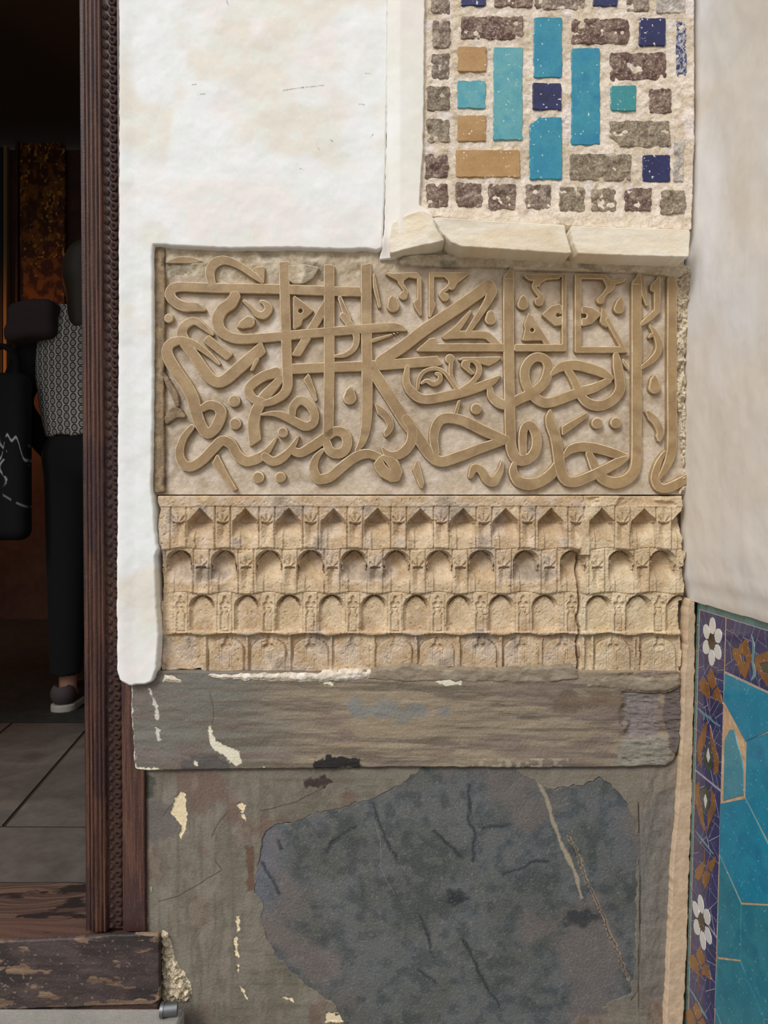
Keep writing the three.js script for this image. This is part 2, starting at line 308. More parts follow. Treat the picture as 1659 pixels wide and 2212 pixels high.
part(innerCeiling, 'ceiling_face', box(7, 0.15, 4.4, -1.2, 3.53, -2.1), M.roomCeil);
const innerFloor = structure('floor_inside', 'grey stone slabs and dark carpet inside the doorway');
part(innerFloor, 'bed', box(5.6, 0.2, 3.9, -1.9, -0.1025, -2.1), M.joint);
function floorPiece(name, pts, m, h = 0) {       // pts: x,z
  const sh = new THREE.Shape(pts.map(([x, z]) => new THREE.Vector2(x, -z))), g = new THREE.ExtrudeGeometry(sh, { depth: 0.010, bevelEnabled: false });
  g.rotateX(-Math.PI / 2); g.translate(0, h - 0.010, 0); g.computeVertexNormals(); planar(g.index ? g : g); part(innerFloor, name, g, m);
}
floorPiece('paving_slab', [[-1.62, -0.206], [-0.46, -0.206], [-0.46, -0.468], [-1.62, -0.474]], M.slab);
floorPiece('paving_slab', [[-0.934, -0.482], [-0.46, -0.478], [-0.46, -1.37], [-1.066, -1.37]], M.slab);
floorPiece('paving_slab', [[-0.945, -0.482], [-1.077, -1.37], [-1.36, -1.37], [-1.228, -0.483]], M.slab);
floorPiece('paving_slab', [[-1.238, -0.483], [-1.37, -1.37], [-1.70, -1.37], [-1.62, -0.483]], M.slab);
part(innerFloor, 'carpet', box(5.6, 0.008, 2.6, -1.9, -0.002, -2.69), M.carpet);

const segDist = (x, y, pts) => { let d = 1e9; for (let i = 0; i + 1 < pts.length; i++) { const [ax, ay] = pts[i], [bx, by] = pts[i + 1], ex = bx - ax, ey = by - ay, t = clamp(((x - ax) * ex + (y - ay) * ey) / (ex * ex + ey * ey || 1e-9)); d = Math.min(d, Math.hypot(x - ax - ex * t, y - ay - ey * t)); } return d; };
// ------------------------------------------------------------------ wall coats
{
  const und = (x, y) => (fbm(x * 0.006, y * 0.006, 3) - 0.5) * 7 + (fbm(x * 0.03 + 9, y * 0.03, 3) - 0.5) * 1.6;
  const coat = polygon([[262, -160], [840, -160], [837, 200], [832, 400], [826, 540], [812, 545], [790, 541], [740, 543], [640, 540], [500, 541], [400, 537], [336, 533], [333, 548], [334, 700], [333, 900], [330, 1062], [336, 1100], [338, 1150], [344, 1185], [338, 1205], [341, 1300], [346, 1370], [341, 1440], [332, 1470], [318, 1476], [286, 1478], [266, 1468], [259, 1445], [257, 1300], [260, 900], [262, 500]]);
  const ticks = [[[418, 190, 5], [427, 188, 2]], [[430, 211, 6], [446, 210, 3]], [[492, 8, 4], [496, 20, 2]], [[612, 203, 3], [640, 198, 5], [700, 192, 2]], [[790, 165, 3], [805, 164, 2]], [[714, 308, 3], [720, 312, 2]], [[800, 305, 4], [806, 296, 3]], [[688, 326, 2], [692, 330, 2]], [[650, 370, 2], [656, 372, 2]], [[775, 231, 2], [788, 233, 2]]];
  const coatTex = dataTex(900, 1024, (u, v) => {
    const x = 250 + u * 600, y = 1490 - v * 1660, a = fbm(x * 0.006 + 3, y * 0.006, 3), b = fbm(x * 0.009 + 40, y * 0.007 + 8, 3), g = fbm(x * 0.03, y * 0.03 + 4, 4);
    let c = [238, 238, 236]; c = mix3(c, [238, 229, 223], sm(0.45, 0.62, a) * 0.8); c = mix3(c, [229, 221, 205], sm(0.48, 0.66, b) * 0.8); c = mix3(c, [230, 233, 226], sm(0.55, 0.4, g) * 0.5);
    for (const k of ticks) if (Math.abs(x - k[0][0]) < 110 && Math.abs(y - k[0][1]) < 30) c = mix3(c, [150, 144, 136], 0.8 * sm(1.2, 0.1, segDist(x, y, k) + (fbm(x * 0.3, y * 0.3, 2) - 0.5) * 2.4));
    const n = (fbm(x * 0.25, y * 0.25, 3) - 0.5) * 6; return [c[0] + n, c[1] + n, c[2] + n];
  });
  coatTex.wrapS = coatTex.wrapT = THREE.ClampToEdgeWrapping; coatTex.repeat.set(1 / (600 * K), 1 / (1660 * K)); coatTex.offset.set(-WX(250) / (600 * K), -WY(1490) / (1660 * K));
  M.coat = mat(coatTex, { rough: 0.75, bump: BUMP.soft, bs: 0.0022 });
  part(wallFront, 'plaster_coat', relief(ragged(coat, 1.6, 0.08), { cell: 4, bevel: 4, slope: 1, top: (x, y) => 12 + und(x, y) + 4 * sm(300, 265, x), rough: true, base: -34 }), M.coat);
  const band = polygon([[838, -160], [917, -160], [914, 200], [912, 330], [904, 456], [926, 468], [934, 486], [940, 510], [952, 530], [930, 540], [880, 548], [840, 560], [818, 562], [824, 545], [830, 500], [835, 300]]);
  part(wallFront, 'plaster_margin', relief(ragged(band, 1.5, 0.09, 3), { cell: 3, bevel: 2, slope: 0.5, rough: true, base: -34, top: (x, y) => (13 + 20 * sm(836, 866, x)) * (1 - 0.75 * sm(515, 562, y)) + und(x, y) * 0.5 }), M.plaster);
  // filler between the stone courses and the tiles on the side wall
  const edge = polygon([[1486, 1290], [1502, 1300], [1499, 1500], [1494, 1720], [1486, 1960], [1462, 2560], [1424, 2560], [1441, 2150], [1449, 1990], [1452, 1880], [1464, 1760], [1470, 1650], [1476, 1560], [1477, 1480], [1483, 1400]]);
  part(wallFront, 'filler_strip', relief(ragged(edge, 2.5, 0.07, 5), { cell: 3, bevel: 2, top: (x, y) => 2 + (fbm(x * 0.03, y * 0.012, 3) - 0.5) * 4, rough: true, base: -34 }), M.strip);
  // rough filler down the right edge of the lettered stone
  const rough = polygon([[1464, 590], [1478, 575], [1494, 570], [1488, 700], [1484, 800], [1484, 1000], [1486, 1066], [1470, 1068], [1478, 1010], [1474, 960], [1470, 900], [1463, 850], [1464, 760]]);
  part(wallFront, 'rough_filler', relief(ragged(rough, 4, 0.1, 8), { cell: 2, bevel: 1.5, rough: true, base: -34, top: (x, y) => -6 + (fbm(x * 0.09, y * 0.09, 4) - 0.5) * 26 }), M.rubble);
}
{
  // side wall: its edge by the front wall wanders, as whitewash on old masonry does
  const edgeX = (y) => { const p = [[-0.9, 0.571], [0.62, 0.5665], [0.66, 0.556], [0.72, 0.5525], [0.90, 0.5515], [1.1, 0.5555], [1.23, 0.5600], [1.5, 0.5645], [1.71, 0.5655], [3.0, 0.567]]; for (let i = 0; i + 1 < p.length; i++) if (y <= p[i + 1][0]) return mix(p[i][1], p[i + 1][1], sm(p[i][0], p[i + 1][0], y)); return 0.565; };
  const nz = 90, ny = 120, pos = [], uv = [], idx = [], ylow = (s) => 0.6115 + 0.004 * (fbm(s * 30, 3, 3) - 0.5);
  const zs = (i) => -0.03 + (i / nz) ** 1.6 * 1.75;
  for (let j = 0; j <= ny; j++) for (let i = 0; i <= nz; i++) {
    const s = zs(i), y0 = ylow(s), y = y0 + (j / ny) ** 1.2 * 2.1;
    const und = (fbm(s * 9, y * 7, 4) - 0.5) * 0.010 * sm(0, 0.06, s) + (fbm(s * 40 + y * 24, y * 9 - s * 6, 3) - 0.5) * 0.0022 * sm(1.2, 1.45, y);
    pos.push(edgeX(y) + und - 0.004 * sm(0.02, 0.0, Math.abs(y - y0 - 0.012)), y, s); uv.push(s, y);
  }
  const W = nz + 1;
  for (let j = 0; j < ny; j++) for (let i = 0; i < nz; i++) { const a = j * W + i; idx.push(a, a + 1, a + W, a + 1, a + W + 1, a + W); }
  const b0 = pos.length / 3;                     // lower lip, turned back over the tiles
  for (let i = 0; i <= nz; i++) { const s = zs(i); pos.push(0.60, ylow(s), s, edgeX(0.61), ylow(s), s); uv.push(s, 0.7, s, 0.69); }
  for (let i = 0; i < nz; i++) { const a = b0 + 2 * i; idx.push(a, a + 2, a + 1, a + 1, a + 2, a + 3); }
  part(wallRight, 'plaster_coat', geom(pos, null, uv, idx), M.plasterSide);
  part(wallRight, 'masonry', box(0.3, 4.2, 1.72, 0.765, 0.75, 0.83), M.core);
}

// ------------------------------------------------------------------ lettered stone panel
{
  const panel = thing('calligraphy_panel', 'tan stone panel carved with interlaced raised Arabic lettering under the marble ledge', 'stone panel');
  const G = -12.5;                                  // depth of the cut-back ground, in grid units
  const hg = (x, y) => G + (fbm(x * 0.05, y * 0.05, 4) - 0.5) * 2.6 + sm(612, 560, y + 30 * (fbm(x * 0.02, 4, 3) - 0.5)) * (2 + 11 * fbm(x * 0.06 + 4, y * 0.06, 4)) * sm(905, 780, x);
  const gr = field(331, 528, 1484, 1066, 4, hg, (x, y) => y < 600 + 40 * (fbm(x * 0.02, 4, 3) - 0.5) && x < 850 ? 1 : 0);
  part(panel, 'sunken_ground', gr.get(0), M.ground);
  part(panel, 'broken_upper_edge', gr.get(1), M.broken);
  const wave = (x, y) => (fbm(x * 0.02, y * 0.02, 3) - 0.5) * 2.2;
  let layer = 0;
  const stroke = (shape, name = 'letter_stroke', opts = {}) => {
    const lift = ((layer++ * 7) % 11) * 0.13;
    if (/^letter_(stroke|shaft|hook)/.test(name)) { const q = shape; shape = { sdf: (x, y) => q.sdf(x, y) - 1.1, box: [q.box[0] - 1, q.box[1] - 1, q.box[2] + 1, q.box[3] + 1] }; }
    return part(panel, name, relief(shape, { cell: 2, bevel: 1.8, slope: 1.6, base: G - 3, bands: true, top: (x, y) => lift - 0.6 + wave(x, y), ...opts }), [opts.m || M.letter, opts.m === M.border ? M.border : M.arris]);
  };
  // borders
  stroke(ragged(polygon([[332, 531], [356, 533], [355, 700], [353, 860], [355, 1064], [332, 1064]]), 1.2, 0.1), 'border_fillet', { m: M.border });
  stroke(polygon([[1106, 571], [1365, 582], [1372, 588], [1108, 581]]), 'border_fillet', { m: M.ground });
  // left word, top
  stroke(chain([[441, 669, 5], [424, 663, 17], [400, 662, 20], [379, 653, 20], [367, 638, 21], [371, 624, 20], [388, 619, 19], [428, 620, 19], [489, 622, 19], [606, 624, 19], [706, 628, 19], [781, 629.5, 19]], [[780, 630, 0.96, -0.28]]));
  stroke(chain([[457, 612, 15], [453, 588, 19], [462, 570, 20], [480, 562, 18], [501, 566, 15], [525, 578, 13], [549, 595, 12], [568, 610, 4]]));
  stroke(polygon([[547, 578], [571, 576], [569, 611], [560, 598]]));
  stroke(polygon([[355, 567], [372, 559], [388, 554], [416, 555.5], [438, 564.5], [405, 567.5]]));
  stroke(chain([[613, 560, 20], [615, 640, 20], [618, 730, 20], [620, 806, 20]], [[613, 566, -0.1, -1]], true), 'letter_shaft');
  stroke(chain([[711, 564, 21], [711, 640, 21], [711, 800, 21], [709, 935, 21]], [[711, 572, 0.15, -1]], true), 'letter_shaft');
  stroke(chain([[791, 562, 21], [791.5, 700, 21], [793, 814, 22], [792.5, 887, 22], [790, 922, 20], [782, 954, 15], [769, 974, 4]], [[791, 570, -0.2, -1]]), 'letter_shaft');
  stroke(chain([[507, 640, 22], [498, 655, 24], [480, 669, 24], [470, 689, 24], [474, 710, 22], [491, 725, 20], [518, 732, 20], [561, 730, 19], [607, 726, 18], [658, 721, 18], [706, 717, 18], [760, 712, 18], [801, 709, 18], [850, 706, 18], [877, 711, 6]], [[871, 704, 0.72, -0.69]]));
  stroke(polygon([[803, 733], [850, 720], [879, 713], [836, 728], [803, 740]]));
  stroke(chain([[620, 797, 20], [668, 795, 20], [711, 793, 20], [793, 790, 20], [870, 785, 20], [946, 779, 20], [954, 780, 12]], [[947, 772, 0.86, -0.5]]));
  stroke(chain([[597, 804, 22], [566, 814, 20], [543, 831, 19], [537, 845, 18], [547, 861, 17], [566, 867, 15]]));
  stroke(chain([[607, 816, 13], [590, 836, 19], [571, 857, 22], [556, 882, 22], [548, 910, 24], [549, 940, 25], [552, 965, 25]], [[556, 954, 0.55, 0.83]]));
  stroke(chain([[620, 804, 20], [621, 833, 20], [612, 852, 18], [590, 866, 15], [571, 871, 13]]));
  // curls and leaves left
  stroke(chain([[527, 650, 7], [545, 667, 10], [556, 678, 15], [570, 680, 18], [580, 667, 18], [573, 655, 12], [562, 650, 5]]), 'carved_leaf');
  stroke(drop(537, 695, 13, 511, 706), 'carved_leaf');
  stroke(less(polygon([[633.5, 637], [645, 645], [658, 655], [677, 671], [665, 683], [653, 691], [650, 703], [633.5, 713]], 0.5), disc(649, 671.5, 5)), 'carved_leaf');
  stroke(polygon([[601, 568], [624, 606], [636, 613], [655, 612], [676, 600], [690, 577], [660, 571], [632, 573]]), 'carved_leaf', { m: M.broken });
  stroke(chain([[706, 655, 17], [636, 773, 16]], [[640, 768, -0.1, 1]], true));
  stroke(polygon([[667, 806], [656, 820], [686, 875], [682, 848]], 0.8), 'vowel_mark');
  stroke(chain([[443, 729, 18], [495, 771, 17]], [[446, 729, -0.75, -0.66], [497, 770, 0.7, 0.71]], true));
  stroke(chain([[400, 738, 21], [392, 722, 21], [395, 708, 19], [405, 698, 17], [421, 693, 15], [440, 706, 11], [459, 722, 4]]));
  stroke(chain([[474, 787, 3], [450, 764, 10], [421, 744, 14], [393, 735, 16], [368, 742, 19], [360, 758, 22], [366, 778, 24], [383, 806, 25], [403, 835, 25], [416, 860, 25], [422, 885, 24], [431, 914, 23], [447, 936, 20], [463, 926, 21], [474, 906, 22], [477, 889, 22], [466, 877, 19], [450, 875, 17], [437, 882, 14]]));
  stroke(chain([[398, 742, 19], [420, 770, 22], [439, 798, 23], [455, 817, 22], [471, 825, 23], [489, 818, 24], [513, 797, 24], [537, 776, 24], [561, 756, 24], [580, 740, 24]], [[569, 750, 0.93, -0.36]]));
  stroke(polygon([[560, 775], [546, 802], [540, 800], [552, 774]], 0.6), 'vowel_mark');
  stroke(chain([[353, 806, 6], [364, 830, 13], [378, 856, 13], [383, 876, 7]]), 'carved_leaf', { m: M.border });
  stroke(polygon([[355, 903], [366, 884], [378, 877], [392, 886], [401, 901], [380, 902], [358, 918]], 0.5), 'carved_leaf', { m: M.border });
  stroke(polygon([[469.5, 979], [458, 1002], [503, 1060], [513, 1060], [490, 1020]], 0.6), 'vowel_mark');
  for (const [x, y, r] of [[363.5, 687, 10], [505.6, 866, 13], [508, 915, 13], [610.5, 934, 11.5], [557.5, 1031, 13], [605.7, 1031, 12], [1029, 883, 12.5], [1290, 914, 12.5], [1331, 913, 12.5]]) stroke(disc(x, y, r), 'letter_dot', { bevel: 2.6 });
  // the long wave under the left word
  stroke(chain([[414, 922, 10], [396, 946, 14], [387, 975, 17], [393, 999, 19], [411, 1008, 20], [436, 994, 20], [460, 969, 20], [479, 952, 20], [499, 960, 20], [513, 983, 20], [532, 996, 21], [556, 990, 20], [577, 974, 13], [596, 946, 3]]));
  stroke(chain([[572, 986, 16], [590, 997, 19], [612, 987, 18], [631, 966, 11], [644, 943, 3]]));
  stroke(chain([[630, 972, 15], [648, 978, 18], [672, 966, 20], [697, 949, 20], [722, 932, 19], [743, 936, 20], [750, 954, 20], [744, 973, 20], [727, 980, 20], [712, 973, 19], [706, 957, 16]]));
  stroke(chain([[697, 972, 6], [682, 990, 14], [677, 1013, 18], [687, 1034, 20], [708, 1032, 20], [719, 1026, 20], [743, 1005, 20], [772, 985, 20], [796, 980, 18], [818, 987, 16]]));
  stroke(less(polygon([[809, 1002], [818, 990], [826, 984], [846, 988], [860, 998], [868, 1021], [861, 1038], [845, 1040], [823, 1028], [812, 1013]], 1), chain([[828, 994, 3], [834, 1003, 6], [843, 1014, 2]])));
  stroke(chain([[826, 966, 3], [836, 980, 14], [855, 984, 18], [873, 975, 20], [888, 955, 20], [890, 925, 20], [878, 905, 20]]));
  stroke(chain([[805, 799, 20], [822, 826, 24], [849, 867, 24], [874, 906, 26], [905, 947, 24], [930, 983, 22], [953, 997, 22], [989, 987, 22], [1037, 969, 20], [1090, 951, 16]]));
  stroke(chain([[942, 978, 13], [937, 945, 18], [944, 916, 20], [963, 903, 21], [1001, 909, 21], [1049, 932, 21], [1092, 950, 18]]));
  stroke(chain([[984, 895, 9], [992, 867, 7]], [], true), 'vowel_mark');
  stroke(chain([[1017, 1029, 9], [1025, 1011, 16], [1040, 1016, 16], [1052, 1035, 18], [1066, 1040, 20], [1080, 1020, 13], [1085, 996, 3]]), 'letter_hook');
  stroke(polygon([[901, 992], [891, 1014], [906, 1050], [912, 1058], [916, 1043], [908, 1010]], 0.6), 'vowel_mark');
  stroke(chain([[810, 880, 17], [832, 896, 16], [843, 917, 14], [837, 933, 13], [818, 948, 9], [797, 957, 3]], [[814, 886, -0.95, 0.3]]), 'letter_hook');
  stroke(chain([[563, 896, 2], [588, 893, 9], [612, 898, 16], [640, 912, 18], [662, 921, 18], [679, 910, 16], [676, 885, 18], [660, 868, 18], [645, 866, 18], [633, 879, 16], [631, 896, 13]]));
  stroke(chain([[741, 682, 13], [757, 703, 14], [770, 725, 13], [765, 751, 11], [746, 766, 9], [723, 769, 4]]));
  stroke(chain([[734, 643, 9], [751, 688, 15]], [], true), 'vowel_mark');
  stroke(polygon([[805, 571], [823, 664], [818, 666], [806, 620]], 0.6), 'vowel_mark');
  // middle: the slanted head stroke and its triangles
  stroke(chain([[822, 780, 22], [869, 749, 24], [917, 712, 24], [989, 664, 24], [1038, 629, 24], [1055, 617, 25], [1063, 628, 20], [1058, 642, 17], [1047, 662, 14], [1028, 691, 12], [1009, 720, 8]]));
  stroke(join(chain([[1017, 672, 4], [1003, 690, 10], [985, 712, 14], [966, 726, 12]]), chain([[962, 727, 10], [985, 723, 15], [1045, 723, 15], [1062, 732, 14], [1075, 744, 12], [1090, 749, 9]])));
  stroke(polygon([[900, 757.5], [929, 732], [941, 731], [944, 743], [1088, 743], [1089, 757.5]], 0.6));
  stroke(chain([[1099, 600, 21], [1099, 700, 21], [1100, 800, 21], [1102, 904, 21], [1103, 942, 21], [1105, 967, 22], [1113, 987, 22], [1128, 995, 22], [1148, 987, 21], [1159, 967, 20], [1159, 942, 19], [1151, 923, 18], [1141, 918, 17], [1132, 927, 16], [1129, 952, 16], [1130, 977, 14]]), 'letter_shaft');
  stroke(polygon([[1088.5, 602], [1106, 573], [1109.5, 602]]), 'letter_shaft');
  stroke(chain([[880, 792, 8], [878, 826, 15], [891, 848, 19], [917, 862, 19], [965, 855, 20], [1013, 843, 20], [1057, 827, 17], [1080, 812, 3]]));
  stroke(chain([[1058, 836, 9], [1063, 856, 17], [1080, 871, 20], [1098, 873, 20], [1120, 863, 20], [1151, 848, 20], [1174, 828, 20], [1184, 803, 20], [1184, 786, 19], [1175, 774, 18], [1158, 771, 18], [1143, 781, 18], [1134, 798, 19], [1134, 816, 19], [1139, 834, 19], [1152, 854, 20], [1171, 868, 20], [1191, 869, 20], [1222, 858, 20], [1255, 846, 20], [1288, 836, 18], [1315, 822, 12]]));
  stroke(chain([[1193, 807, 8], [1211, 793, 18], [1240, 788, 20], [1270, 794, 20], [1300, 804, 19], [1320, 816, 10]]));
  stroke(chain([[1226, 797, 14], [1238, 817, 15], [1248, 840, 15]]));
  stroke(chain([[1331, 766, 10], [1335, 790, 19], [1339, 815, 20], [1340, 841, 20], [1325, 863, 20], [1298, 876, 21], [1272, 871, 20], [1255, 855, 16]]));
  stroke(polygon([[1342, 766], [1358, 793], [1361, 805], [1346, 784]], 0.6), 'vowel_mark');
  stroke(polygon([[1214, 921], [1270, 889], [1268, 902], [1215, 942]], 0.6), 'vowel_mark');
  // right: shafts, the lower loops
  stroke(chain([[1376, 612, 20], [1376, 800, 20], [1376, 960, 20], [1374, 1005, 21], [1366, 1025, 22], [1350, 1038, 23], [1328, 1043, 24], [1306, 1036, 21], [1290, 1020, 18], [1281, 998, 17], [1273, 980, 13]]), 'letter_shaft');
  stroke(polygon([[1366, 614], [1383, 585], [1386, 614]]), 'letter_shaft');
  stroke(chain([[1220, 985, 7], [1234, 970, 18], [1257, 965, 20], [1282, 967, 20], [1308, 973, 19], [1333, 981, 18], [1352, 987, 12]]));
  stroke(chain([[1353, 989, 9], [1333, 1000, 19], [1305, 1015, 20], [1272, 1030, 20], [1247, 1040, 21], [1229, 1040, 21], [1217, 1030, 21], [1210, 1008, 22], [1206, 980, 22], [1201, 947, 22], [1191, 919, 21], [1187, 902, 15], [1189, 886, 3]]));
  stroke(chain([[1207, 1002, 19], [1190, 1025, 22], [1166, 1041, 22], [1143, 1046, 24], [1121, 1040, 22], [1109, 1020, 17], [1111, 1003, 10]]));
  stroke(polygon([[1385, 604], [1391, 596], [1401, 658], [1398, 664], [1386, 634]], 0.5), 'vowel_mark');
  stroke(join(chain([[1423, 600, 5], [1420, 635, 12], [1420, 671, 12], [1405, 685, 12], [1388, 699, 8]], [], true), polygon([[1423, 600], [1407, 615], [1406, 626], [1415, 631]])), 'letter_hook');
  stroke(join(chain([[1404, 702, 3], [1415, 718, 10], [1424, 740, 14], [1422, 760, 13], [1408, 778, 12], [1388, 793, 7]]), polygon([[1420, 722], [1399, 732], [1406, 720]])), 'letter_hook');
  stroke(chain([[1400, 895, 16], [1417, 910, 15], [1427, 936, 13], [1415, 957, 12], [1400, 972, 10], [1388, 980, 6]], [[1402, 905, -0.9, 0.4]]), 'letter_hook');
  stroke(chain([[1452, 604, 18], [1452, 800, 19], [1452, 950, 19], [1448, 985, 18], [1437, 1012, 13], [1423, 1034, 5]]), 'letter_shaft');
  stroke(chain([[1437, 975, 4], [1423, 1000, 12], [1415, 1030, 16], [1422, 1050, 18], [1438, 1055, 18], [1460, 1047, 19], [1484, 1034, 18]]));
  // teardrops
  for (const [x, y, r, tx, ty] of [[849.5, 660, 14, 847, 636], [1060, 689, 12.5, 1060, 668], [755.5, 859, 15, 757.5, 833], [1130, 657, 12.5, 1131, 636], [1338, 666, 12, 1343, 638], [1415, 837, 13.5, 1414, 806]]) stroke(drop(x, y, r, tx, ty), 'carved_teardrop', { bevel: 2.6 });
  // framed cells top right with leaf ornaments
  const orn = (...s) => stroke(join(...s), 'carved_ornament');
  orn(polygon([[1111, 743], [1214, 743], [1214, 597], [1211, 597], [1211, 602], [1180, 604], [1168, 612], [1166, 620], [1156, 618], [1160, 603], [1150, 607], [1142, 605], [1127, 592], [1224, 592], [1224, 759], [1111, 759]]), chain([[1160, 606, 13], [1154, 618, 10], [1162, 632, 10], [1170, 642, 11], [1165, 651, 20]]));
  stroke(less(polygon([[1171, 679], [1191, 661], [1209, 656], [1214, 662], [1214, 702], [1199, 703]], 0.6), disc(1206, 680.5, 4.5)), 'carved_leaf');
  stroke(less(join(polygon([[1143, 672], [1176, 735], [1128, 736], [1134, 712], [1132, 700]]), chain([[1148, 684, 8], [1186, 748, 13]], [], true)), disc(1150, 712.5, 4.5)), 'carved_leaf');
  orn(polygon([[1242, 591], [1305, 591], [1320, 604], [1335, 604], [1364, 595], [1345, 610], [1330, 613], [1326, 625], [1318, 632], [1306, 636], [1310, 618], [1302, 603], [1256, 602], [1256, 748], [1338, 748], [1306, 690], [1314, 682], [1358, 762], [1242, 762]]), chain([[1318, 620, 12], [1304, 638, 10], [1298, 648, 18]]));
  stroke(less(polygon([[1300, 678], [1280, 664], [1257, 661], [1257, 704], [1278, 699]], 0.6), disc(1263, 682, 5)), 'carved_leaf');
  stroke(polygon([[1301, 658], [1318, 692], [1313, 707], [1303, 702], [1297, 696], [1299, 676]], 0.6), 'carved_leaf');
  orn(polygon([[852, 590], [900, 587], [911, 600], [911, 676], [914, 692], [906, 680], [896, 665], [893, 652], [901, 645], [901, 602], [882, 599], [873, 606], [872, 622], [862, 615], [858, 606], [840, 596], [822, 586]]), chain([[866, 612, 9], [876, 628, 9], [872, 638, 19]]));
  orn(polygon([[926, 587], [1018, 588], [1003, 600], [988, 612], [982, 624], [972, 628], [968, 606], [960, 598], [938, 598], [938, 650], [942, 658], [932, 684], [926, 690]]), chain([[974, 612, 9], [966, 622, 9], [953, 634, 8], [961, 641, 19]]));
  // arabesque scrolls
  stroke(chain([[902, 840, 8], [905, 819, 9], [917, 802, 9], [941, 796, 9], [960, 804, 9], [972, 819, 9], [987, 841, 9]]), 'carved_scroll');
  stroke(chain([[910, 828, 5], [922, 822, 9], [936, 829, 12], [949, 823, 12], [951, 811, 10], [943, 807, 8]]), 'carved_scroll');
  stroke(join(disc(972, 775, 10.5), chain([[975, 780, 10], [974, 806, 9], [982, 830, 9], [991, 843, 8]])), 'carved_scroll');
  stroke(join(chain([[995, 842, 9], [1019, 827, 12], [1034, 806, 13], [1034, 790, 12], [1022, 779, 9], [1008, 781, 8]]), disc(1006, 787, 10), chain([[1006, 792, 12], [1020, 806, 8]])), 'carved_scroll');
  stroke(polygon([[984, 778], [1000, 772], [1087, 770], [1070, 783], [1056, 790], [1040, 786], [1030, 778]], 0.6), 'carved_scroll');
}

